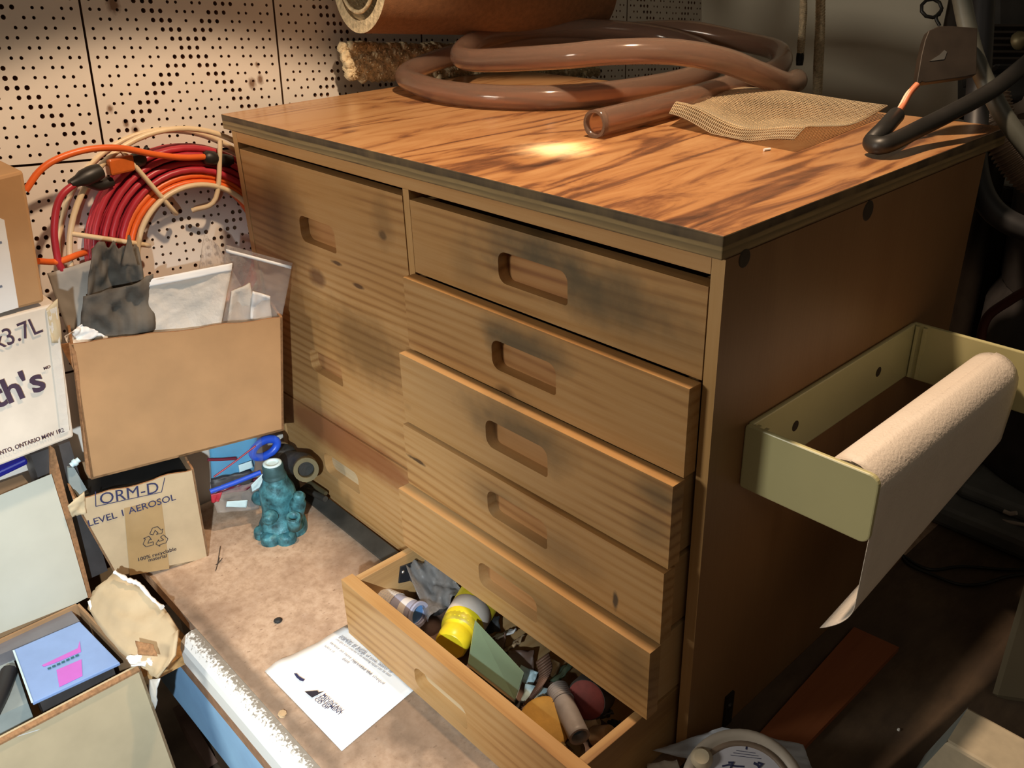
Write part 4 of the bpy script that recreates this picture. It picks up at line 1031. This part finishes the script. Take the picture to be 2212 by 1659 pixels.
for body, a, b, m in (('MOUNTAIN', (696, 1503), (736, 1539), 'ink_blue'), ('EQUIPMENT', (687, 1508), (733, 1546), 'ink_blue'), ('CO OP', (678, 1512), (705, 1534), 'ink_blue'),
                      ('impeller or pump', (735, 1376), (790, 1412), 'ink_grey'), ('that free of charge of time, labour or', (730, 1378), (846, 1456), 'ink_grey'), ('changes and covered in an existing repair can be seen', (724, 1382), (842, 1463), 'ink_grey'),
                      ('service on name plate returned', (712, 1390), (800, 1458), 'ink_grey'), ('to make the cheque', (760, 1430), (828, 1480), 'ink_grey'), ('before 10', (700, 1397), (720, 1411), 'ink_grey'), ('date', (738, 1425), (752, 1434), 'ink_grey')):
    text('lettering', body, rt_(*a), rt_(*b), ZN, M[m], rcpt, .78 if m == 'ink_blue' else .8, .014 if m == 'ink_blue' else .006)
mb = MB().prism([rt_(u, v) for u, v in ((658, 1494), (686, 1492), (688, 1496), (699, 1494), (674, 1507))], (0, 0, .0004)); build('mountain_logo', mb, M['ink'], rcpt)
mb = MB().prism([rt_(u, v) for u, v in ((635, 1455), (641, 1455), (646, 1461), (652, 1465), (658, 1468), (655, 1472), (648, 1470), (640, 1463))], (0, 0, .0004)); build('blue_mark', mb, M['ink_blue'], rcpt)

# teal jack
jk = thing('bottle_jack', (.152, -.098, 0), 'corroded teal bottle jack standing on the particle board beside the cabinet', 'jack')
jc = V((.152, -.098, 0)); ph = lambda u, v, y: atY(u, v, y)
mb = MB().lathe(jc, (0, 0, 1), [(.0, .040), (.012, .040), (.018, .037), (.026, .032), (.040, .029), (.068, .029), (.080, .028), (.092, .0215), (.103, .0185)], 32)
mb.v = [V((p.x + .006*vnoise(p.x*60, p.y*60)*(1 if p.z < .03 else .4), p.y+.006*vnoise(p.y*60+9, p.z*60)*(1 if p.z < .03 else .4), p.z)) for p in mb.v]
build('body', mb, M['teal'], jk)
mb = MB()
for a, rr in ((-62, .017), (-22, .016), (-100, .013), (170, .012)):
    t = math.radians(a); mb.lathe(jc+V((math.cos(t)*.036, math.sin(t)*.036, 0)), (0, 0, 1), [(0, rr), (.011, rr*1.0), (.015, rr*.85), (.017, rr*.3)], 14)
build('base_lobe', mb, M['teal'], jk)
build('neck', MB().lathe(jc+V((0, 0, .102)), (0, 0, 1), [(0, .0185), (.003, .0195), (.005, .0170), (.008, .0178), (.011, .0168), (.022, .0168), (.024, .0155)], 24), M['teal_dark'], jk)
build('ram_cap', MB().lathe(jc+V((0, 0, .1262)), (0, 0, 1), [(0, .0148), (.002, .0148), (.0025, .0095), (-.001, .009)], 24), M['palecyan'], jk, label='white ring on top of the ram')
d = V((.78, .10, 0)).normalized()
build('pump_barrel', MB().lathe(jc+V((.034, .012, .048)), (.35, .1, 1), [(-.02, .011), (0, .013), (.018, .013), (.026, .009), (.034, .010), (.038, .006)], 16), M['teal'], jk)
build('release_boss', MB().lathe(jc+V((.022, -.026, .050)), (.6, -.75, .1), [(0, .011), (.010, .011), (.013, .008), (.018, .008), (.019, .004)], 14), M['teal'], jk)
build('handle_socket', MB().pipe([jc+V((.050, -.004, .030)), jc+V((.056, -.006, .055))], .011, .0075, 14), M['teal'], jk)
build('side_boss', MB().lathe(jc+V((-.03, -.012, .05)), (-.8, -.5, .1), [(0, .012), (.012, .012), (.018, .008)], 12), M['teal'], jk)
# cast fitting behind it
pf = thing('pipe_fitting', (.115, -.03, 0), 'dark cast iron pipe fitting with an open threaded end behind the teal jack', 'pipe fitting')
f1, f2 = atY(612, 990, -.035), atY(660, 1012, -.045)
build('body', MB().lathe(V((f1.x, f1.y, .001)), (0, 0, 1), [(0, .020), (.03, .020), (.045, .025), (.070, .026), (.086, .020), (.090, .012)], 20).tube([V((f1.x, f1.y, .062)), f2+V((-.014, .004, .0)), f2], [.02, .02, .019], 16), M['gunmetal'], pf)
dr_ = (f2-f1).normalized()*.3+V((.85, -.45, .25)); dr_.normalize()
build('threaded_ring', MB().pipe([f2-dr_*.012, f2+dr_*.004, f2+dr_*.010], .0205, .0135, 20), M['ringmetal'], pf)
build('hose_clip', MB().tube(ringpath(V((f1.x-.006, f1.y-.004, .072)), .024, 24), .0025, 6, True), M['steel'], pf)
pn = thing('push_pin', atZ(545, 1085, .01), 'short dark round stub lying between the blue packets and the teal jack', 'stub')
build('stub', MB().lathe(atZ(532, 1072, .010), atZ(552, 1092, .010)-atZ(532, 1072, .010), [(0, .010), (.024, .010), (.025, .007), (.030, .007)], 16), M['dark_grey'], pn)

# packets of blue things under the brown box
def packet(nm, quad, x, mat, lab, th=.006, seed=0, amp=.003, cat='packet', slope=None):
    n = V((.96, -.25, .12)).normalized(); P = V((x, -.10, .05))
    pts = [on(u, v, P, n) for u, v in quad]
    return tag(build(nm, crumple(pts, amp, 3, 10, 10, seed), mat, solid=th), lab, cat, 'packets under the brown box')
packet('blue_packet', [(451, 948), (556, 918), (548, 1015), (458, 1042)], .094, M['sky'], 'light blue packet under the right end of the brown box, rearmost of the pile', .006, 51)
bagp = packet('zip_seal_bag', [(450, 962), (562, 930), (575, 1050), (455, 1062)], .101, M['bag_thin'], 'clear bag with a red brown edge lying over the light blue packet', .001, 52, .006, 'plastic bag')
def bstrip(a, b, x, r, m, nm, lab, cat):
    n = V((.96, -.25, .12)).normalized(); P = V((x, -.10, .05))
    tag(build(nm, MB().tube([on(*p, P, n) for p in (a, ((a[0]+b[0])/2, (a[1]+b[1])/2+1), b)], r, 8), M[m]), lab, cat)
bstrip((454, 1062), (563, 1020), .112, .0042, 'blue', 'blue_zip_strip', 'bright blue zip strip across the clear bags beside the teal jack', 'plastic strip')
bstrip((462, 1030), (552, 963), .106, .0014, 'redstrip', 'red_band', 'thin red brown band slanting across the light blue packet', 'band')
bstrip((448, 993), (510, 990), .106, .0028, 'maroon', 'glossy_rod', 'glossy dark rod across the light blue packet', 'rod')
packet('red_packet', [(456, 1070), (500, 1048), (565, 1030), (530, 1060), (458, 1085)][:4], .105, M['maroon'], 'dark red packet just under the bright blue strip', .004, 53)
packet('red_packet', [(455, 1068), (480, 1062), (472, 1083), (458, 1085)], .110, M['redstrip'], 'small bright red packet corner at the left end of the blue strip', .003, 54)
packet('white_card', [(515, 1005), (543, 995), (546, 1009), (517, 1020)], .114, M['palecyan'], 'small white tag on top of the clear bags beside the teal jack', .002, 55, .001, 'tag')
packet('white_card', [(542, 1048), (570, 1020), (566, 1050), (545, 1062)], .112, M['palecyan'], 'pale oval card between the blue strip and the teal jack', .002, 56, .001, 'tag')
packet('white_card', [(490, 1083), (535, 1080), (532, 1096), (488, 1094)], .116, M['palecyan'], 'pale flat strip at the front foot of the blue packets', .002, 57, .001, 'tag')
packet('cable_bundle', [(455, 1035), (540, 1015), (545, 1040), (456, 1058)], .104, M['dark_grey'], 'dark bundle behind the bright blue zip strip', .008, 58, .006, 'bundle')
mb = MB(); cc = on(572, 968, V((.10, -.06, .08)), V((.96, -.25, .12)))
mb.tube([cc+(V((.1, .8, .1)).normalized()*math.cos(t*.35)*.022+V((-.05, 0, 1)).normalized()*math.sin(t*.35)*.014) for t in range(18)], .007, 10, True)
tag(build('blue_plastic_loop', mb, M['blue']), 'deep blue plastic loop at the back of the blue packets below the box corner', 'loop')
tag(build('clear_bag', crumple([on(u, v, V((.12, -.10, .02)), V((.96, -.25, .3))) for u, v in ((455, 1070), (560, 1035), (560, 1100), (470, 1108))], .006, 4, 14, 14, 59), M['bag'], solid=.0006), 'clear bag at the front foot of the blue packets', 'plastic bag')
mb = MB(); a = atX(160, 1000, .02); b = atX(190, 1085, .03)
tag(build('grey_plastic_offcut', MB().prism([atX(u, v, .06) for u, v in ((147, 1010), (160, 1010), (193, 1066), (172, 1078), (150, 1045))], (-.008, 0, 0)), M['foam_blue']), 'grey blue plastic piece in the gap left of the tan carton', 'plastic')
tag(build('battery_cell', MB().lathe(atX(153, 1006, .066), atX(166, 996, .066)-atX(153, 1006, .066), [(0, .004), (.004, .004), (.005, .0055), (.009, .0055), (.010, .004), (.014, .004)], 12), M['palecyan']), 'tiny pale cap in the dark gap under the white printed box', 'cap')
# small things on the board
tag(build('pebble', MB().lathe(atZ(601, 1342, .0), (0, 0, 1), [(0, .005), (.002, .0065), (.004, .003)], 9), M['lino']), 'small black crumb on the particle board above the white paper', 'crumb')
mb = MB(); a = atZ(466, 1232, .003)
for p in ((476, 1180), (474, 1205), (480, 1206), (466, 1220)): mb.tube([atZ(470, 1218, .003), atZ(*p, .004)], .0007, 5)
mb.tube([atZ(470, 1218, .003), a], .0007, 5)
tag(build('twig', mb, M['twig']), 'tiny dark twig on the particle board right of the tan carton', 'twig')
mb = MB().lathe(atZ(610, 1543, .001), (.3, .2, 1), [(0, .006), (.002, .004), (.003, .005)], 7)
tag(build('wood_chip', mb, M['cork']), 'small wood chip on the particle board left of the white paper', 'chip')

# ------------------------------------------------------------------ contents of the open drawer
def dz(u, v, z): return atZ(u, v, z)
ZF = .0130
pp_ = thing('corrugated_pipe', dz(850, 1300, .03), 'short ribbed lavender plastic pipe at the left front corner of the open drawer', 'pipe')
a, b = dz(806, 1288, .040), dz(905, 1328, .052); dn = (b-a).normalized()
path = [a+(b-a)*k/60 for k in range(61)]
build('pipe_wall', MB().pipe(path, .0165, .0135, 24), M['lav_pipe'], pp_)
build('ribs', MB().tube(path[:34], [.0172+.0012*math.cos(i*2.1) for i in range(34)], 20, cap=False), M['bag_milky'], pp_)
build('bore', MB().lathe(b-dn*.006, dn, [(0, .0133), (.0003, .0133)], 24), M['bluebore'], pp_)
build('paper_label', MB().lathe(b-dn*.026, dn, [(0, .0168), (.012, .0168)], 24), M['label'], pp_)
build('rim', MB().pipe([b-dn*.004, b+dn*.001], .0185, .0135, 24), M['lav_pipe'], pp_)
tag(build('smoky_bag', crumple([dz(880, 1225, .075), dz(940, 1205, .085), dz(1000, 1275, .065), dz(925, 1345, .045)], .016, 5, 20, 20, 61, bulge=.012), M['bag_dark'], solid=.0006), 'crinkled smoky clear bag at the back left of the open drawer', 'plastic bag')
tag(build('bag_lump', crumple([dz(885, 1240, .05), dz(945, 1222, .055), dz(985, 1280, .045), dz(925, 1330, .03)], .012, 4, 12, 12, 62, bulge=.012), M['dark_grey'], solid=.02), 'dark bundle inside the smoky bag in the open drawer', 'bundle')
bk2 = MB().prism([atX(u, v, .458) for u, v in ((862, 1222), (900, 1208), (893, 1250), (858, 1258))], (.004, 0, 0))
k2 = tag(build('hinge_plate', bk2, M['black_gloss'], bevel=.0008), 'small black metal plate against the left side of the open drawer', 'plate')
build('rivet', MB().lathe(atX(871, 1236, .462), (1, 0, 0), [(0, .003), (.001, .003), (.0018, .001)], 10), M['steel'], k2)
yb_ = thing('yellow_bottle', dz(1000, 1340, .02), 'bright yellow plastic bottle with a pale band lying in the open drawer', 'bottle')
a, b = dz(972, 1396, .050), dz(1040, 1285, .050); dn = (b-a).normalized(); L = (b-a).length
build('body', MB().lathe(a, dn, [(.024, .018), (.028, .0255), (.034, .0275), (L*.62, .0285), (L*.66, .0275), (L*.70, .0295), (L, .0295), (L+.03, .027)], 28), M['yellow_dirty'], yb_)
build('pale_band', MB().lathe(a, dn, [(.046, .0278), (.047, .0288), (.070, .0292), (.071, .028)], 28), M['band'], yb_)
build('cap', MB().lathe(a, dn, [(0, .0195), (.002, .0215), (.020, .0225), (.0245, .021), (.030, .0262), (.040, .0282), (.046, .0285)], 24), M['yellow'], yb_)
gg = [dz(1026, 1338, .078), dz(1132, 1452, .066), dz(1112, 1512, .040), dz(1010, 1432, .048)]
tag(build('green_glass_strip', MB().prism(gg[::-1], V((.0, .0, -.006)), ), M['green_glass'], bevel=.0008), 'pale green glass strip lying across the middle of the open drawer', 'glass')
am = [dz(1000, 1440, .040), dz(1095, 1510, .034), dz(1072, 1535, .020), dz(985, 1472, .024)]
tag(build('amber_box', MB().prism(am[::-1], V((0, 0, -.012)), ), M['amber'], bevel=.002), 'amber clear plastic case beside the front board of the open drawer', 'case')
st = MB(); sp_ = spline([dz(1172, 1420, .060), dz(1178, 1455, .064), dz(1160, 1490, .055), dz(1138, 1520, .036)], 6)
sd = V((.4, .7, .55)).normalized()
for i in range(len(sp_)-1):
    w = .010; st.add([sp_[i]-sd*w, sp_[i]+sd*w, sp_[i+1]+sd*w, sp_[i+1]-sd*w], [(0, 1, 2, 3)], True)
tag(build('brown_strap', st, M['strap'], solid=.0015), 'curved dark brown strap in the middle of the open drawer', 'strap')
mb = MB().lathe(dz(1176, 1566, .036), V((.15, -.5, .85)), [(-.004, .030), (.0, .0325), (.003, .0325), (.006, .029), (.0075, .015), (.0078, .0)], 30)
tag(build('sanding_pad', mb, M['sponge']), 'round yellow brown pad at the right front of the open drawer', 'pad')
gp = thing('grey_pipe', dz(1225, 1545, .02), 'grey plastic pipe with a threaded end standing out of the open drawer clutter', 'pipe')
a, b = dz(1252, 1592, .052), dz(1205, 1490, .052); dn = (b-a).normalized(); L = (b-a).length
build('pipe_wall', MB().pipe([a+dn*L*k/12 for k in range(11)], .0125, .0098, 22), M['pvc'], gp)
build('bore', MB().lathe(a+dn*.012, dn, [(0, .0097), (.0003, .0097)], 20), M['pvc_in'], gp)
n_ = 26; build('threaded_end', MB().tube([a+dn*(L*.74+L*.28*k/n_) for k in range(n_+1)], [.0128+.0012*math.cos(k*1.5) for k in range(n_+1)], 20), M['pvc'], gp)
rd = thing('red_grinding_disc', dz(1275, 1530, .03), 'dark cup with a dull red disc face at the right side of the open drawer', 'disc')
c = dz(1266, 1512, .054); ax_ = V((.25, -.75, .35)).normalized()
build('cup', MB().lathe(c, -ax_, [(0, .024), (.004, .026), (.03, .026), (.04, .018)], 24), M['dark_grey'], rd)
build('disc_face', MB().lathe(c, ax_, [(0, .0235), (.0012, .022), (.0014, .0)], 24), M['red_disc'], rd)
for (p, q, r, lab) in (((1208, 1612), (1230, 1632), .0075, 'ribbed brass fitting in the right front corner of the open drawer'),):
    a, b = dz(*p, .030), dz(*q, .026); dn = (b-a).normalized(); L = (b-a).length
    tag(build('brass_fitting', MB().lathe(a, dn, [(L*i/24, r*(1 if i < 9 else .9+.12*math.cos(i*2.1))) for i in range(25)], 16), M['brass']), lab, 'fitting')
for (u, v, r, h, ax_, m, nm, lab, cat) in (
        (1285, 1592, .0125, .026, (.7, .2, .6), 'cork', 'cork_stopper', 'large cork stopper at the right end of the open drawer', 'cork'),
        (1243, 1622, .0125, .012, (.1, -.5, .8), 'ringmetal', 'metal_cap', 'dull round metal cap beside the brass fitting in the open drawer', 'cap'),
        (1262, 1570, .008, .02, (.5, .5, .5), 'cork', 'wood_plug', 'small wooden plug beside the grey pipe in the open drawer', 'plug')):
    c = dz(u, v, .020); tag(build(nm, MB().lathe(c, ax_, [(0, r*.9), (.002, r), (h-.002, r*.86), (h, r*.8)], 18), M[m]), lab, cat)
rnd = random.Random(11)
scraps = [(1090, 1370, 'label', 'pale scrap of wrapper under the drawer above, left of the strap'), (1112, 1392, 'cork', 'tan crumpled scrap near the back of the open drawer'), (1078, 1395, 'strap', 'dark brown scrap behind the green glass strip'),
          (1138, 1460, 'palecyan', 'pale blue white scrap right of the green glass strip'), (1155, 1508, 'palecyan', 'pale blue scrap under the brown strap'), (1188, 1440, 'card_tan', 'tan card scrap behind the brown strap'),
          (1140, 1540, 'cork', 'tan scrap left of the round yellow pad'), (1168, 1518, 'label', 'white scrap behind the round yellow pad'), (1185, 1528, 'foam_blue', 'grey blue scrap between the yellow pad and the grey pipe'),
          (1125, 1430, 'strap', 'dark scrap beside the upper end of the green glass'), (1060, 1350, 'lino', 'black scrap right of the yellow bottle'), (1215, 1450, 'green_glass', 'thin green glass sliver near the grey pipe'),
          (1130, 1560, 'ringmetal', 'dull metal scrap next to the drawer front'), (1105, 1535, 'lino', 'black scrap at the end of the amber case'), (1300, 1545, 'dark_grey', 'dark grey scrap behind the red disc cup'), (1320, 1575, 'lino', 'black scrap at the right side wall of the drawer')]
for k, (u, v, m, lab) in enumerate(scraps):
    c = dz(u, v, .026); s = .011+.007*rnd.random(); e1 = V((rnd.uniform(-1, 1), rnd.uniform(-1, 1), rnd.uniform(-.3, .5))).normalized()*s; e2 = e1.orthogonal().normalized()*s*.8
    tag(build('scrap', crumple([c-e1-e2, c+e1-e2, c+e1+e2, c-e1+e2], .007, 3, 8, 8, 70+k), M[m], solid=.002), lab, 'scrap', 'scraps in the open drawer')
tag(build('drawer_grit', MB().grid(lambda u, v: V((.458+.412*u, -.141+.11*v, .0145+.012*max(0, vnoise(u*22, v*8)+.25*vnoise(u*60, v*20)))), 60, 18), M['strap']), 'dark grit and small litter on the bottom of the open drawer', 'litter')
D.objects['drawer_grit']['kind'] = 'stuff'

# dark crate added behind the cabinet to hide the lit wall
cr = thing('wall_blocker', (.77, 1.10, 0), 'dark crate added to hide lit wall behind the back right corner of the cabinet', 'blocker')
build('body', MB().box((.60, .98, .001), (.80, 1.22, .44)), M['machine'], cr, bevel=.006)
build('blocker_top', MB().box((.595, .975, .4405), (.805, 1.225, .47)), M['dark_grey'], cr, bevel=.006)
# ------------------------------------------------------------------ right hand floor
tag(build('plank', MB().prism([atZ(u, v, .008) for u, v in ((1845, 1354), (1942, 1398), (1712, 1640), (1590, 1640))][::-1], (0, 0, -.0078)), M['redplank']), 'reddish brown plank lying on the floor right of the cabinet', 'plank')
dl = thing('dial_gauge', V((1.0, -.04, 0)), 'round cream rimmed dial with a white face at the bottom edge, in a white bag', 'dial')
dc = atD(1607, 1712, .93); dn = (CAM-dc).normalized()*.8+V((.02, -.05, .6)); dn.normalize()
R = .0655
build('case', MB().lathe(dc, dn, [(-.03, R*.85), (-.02, R), (0, R), (.006, R*.97), (.008, R*.90), (.005, R*.84), (.003, R*.78), (.002, R*.76)], 48), M['dialrim'], dl)
build('inner_ring', MB().lathe(dc+dn*.0025, dn, [(0, R*.80), (.003, R*.78), (.003, R*.71), (0, R*.70)], 48), M['dialrim_brown'], dl)
build('dial_face', MB().lathe(dc+dn*.0032, dn, [(0, R*.705), (.0002, R*.705)], 48), M['dialface'], dl)
ey = (UP-dn*UP.dot(dn)).normalized(); ex = ey.cross(dn).normalized()
def dp(u, v): return on(u, v, dc+dn*.0038, dn)
for a, b, s in (((1586, 1646), (1573, 1646), '2'), ((1650, 1650), (1637, 1646), '2')):
    text('numeral', s, dp(*a), dp(*b), dn, M['ink_blue'], dl, 1.3, .02)
mb = MB(); line(mb, dp(1612, 1619), dp(1613, 1612), .0010, dn)
for k in range(3): line(mb, dp(1590-6*k, 1621+5*k), dp(1632+6*k, 1627+6*k), .0003, dn)
build('printed_mark', mb, M['ink_blue'], dl)
mb = MB(); pth = [(1560, 1655), (1575, 1652), (1590, 1655), (1608, 1656)]
for a, b in zip(pth, pth[1:]): line(mb, dp(*a), dp(*b), .0009, dn)
pth = [(1628, 1648), (1636, 1652), (1642, 1658)]
for a, b in zip(pth, pth[1:]): line(mb, dp(*a), dp(*b), .0014, dn)
build('handwriting', mb, M['ink_blue'], dl)
build('pale_tab', MB().lathe(dp(1516, 1640), dn, [(0, .010), (.004, .012), (.010, .008)], 14), M['foam'], dl)
bgw = dc-dn*.036
def bq(u, v, k=0): return on(u, v, bgw+dn*k, dn)
tag(build('white_plastic_bag', crumple([bq(1410, 1622), bq(1560, 1570), bq(1735, 1608), bq(1770, 1700)], .006, 5, 20, 20, 81, bulge=-.004), M['bag_white'], solid=.0008), 'white plastic bag under the round dial at the bottom edge', 'plastic bag')
tag(build('clear_wrapper', crumple([bq(1398, 1650, .01), bq(1462, 1640, .012), bq(1490, 1720, .01), bq(1400, 1720, .01)], .008, 4, 10, 10, 82), M['bag_milky'], solid=.0008), 'crumpled clear wrapper left of the round dial at the bottom edge', 'wrapper')
# foam block and bin at the lower right
A, B, Cc = atZ(2045, 1602, .10), atZ(2092, 1527, .10), atZ(2140, 1657, .10)
e1, e2 = (B-A), (Cc-A); e2 = e2.normalized()*.30; e1 = e1*1.0
lo_ = -e1.normalized()*0 - e2.normalized()*.030
mb = MB(); top = [A, A+e2, A+e2+e1, A+e1]; bot = [V((p.x, p.y, .001)) for p in top]; bot[0] += lo_; bot[3] += lo_
mb.add(top+bot, [(0, 1, 2, 3), (7, 6, 5, 4), (1, 0, 4, 5), (2, 1, 5, 6), (3, 2, 6, 7)], False, 0); mb.add(top+bot, [(0, 3, 7, 4)], False, 1)
tag(build('foam_block', mb, [M['foam'], M['foam_blue']], bevel=.004), 'cream block with a worn bright edge at the bottom right corner', 'block')
cz_ = atZ(2128, 1515, 0)
mb = MB(); e = V((.80, .55, 0)).normalized(); e_ = V((.35, .94, 0)).normalized()
c0 = V((cz_.x, cz_.y, .001))
mb.prism([c0, c0+e*.3, c0+e*.3+e_*.10, c0+e_*.10][::-1], (0, 0, .33))
bn = tag(build('storage_bin', mb, M['bin'], bevel=.012), 'dark grey green storage bin at the right edge behind the cream block', 'bin')
mb = MB().box((.872, .655, .0), (1.6, .86, .036)); mb.box((.90, .70, .036), (1.6, .86, .06))
eb = tag(build('machine_base', mb, M['grey_base'], bevel=.01), 'grey metal machine base on the floor behind the cabinet', 'base')
build('bright_clip', MB().tube([atY(2165, 1125, .69), atY(2225, 1136, .69)], .003, 8), M['band'], eb)
build('bright_clip', MB().tube([atY(2168, 1104, .69), atY(2182, 1110, .69), atY(2196, 1108, .69)], .0035, 8), M['band'], eb)
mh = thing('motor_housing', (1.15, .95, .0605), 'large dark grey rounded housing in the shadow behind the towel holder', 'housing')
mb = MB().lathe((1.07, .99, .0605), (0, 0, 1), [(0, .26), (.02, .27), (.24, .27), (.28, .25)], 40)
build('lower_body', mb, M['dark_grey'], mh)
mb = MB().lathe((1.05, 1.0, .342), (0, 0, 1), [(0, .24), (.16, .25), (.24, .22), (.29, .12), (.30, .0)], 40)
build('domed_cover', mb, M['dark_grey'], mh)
tag(build('red_brown_cable', MB().tube(spline([atY(2235, 618, .72), atY(2180, 650, .72), atY(2130, 690, .72), atY(2118, 760, .72), atY(2130, 820, .72)], 8), .007, 10), M['redbrown']), 'dark red brown cable curving over the grey housing at the right edge', 'cable')
cpts = [(2260, 1226), (2180, 1231), (2080, 1224), (2020, 1231), (1985, 1222), (1950, 1200), (1965, 1220), (2010, 1240), (2070, 1262), (2120, 1262), (2180, 1245), (2260, 1236)]
tag(build('thin_cord', MB().tube(spline([atZ(u, v, .0035) for u, v in cpts], 6), .0024, 8), M['black']), 'thin black cord looped on the dark floor right of the cabinet', 'cord')
tag(build('white_crumb', MB().lathe(atZ(1941, 1577, 0), (0, 0, 1), [(0, .002), (.002, .0015)], 6), M['white']), 'tiny white crumb on the dark floor beside the plank', 'crumb')
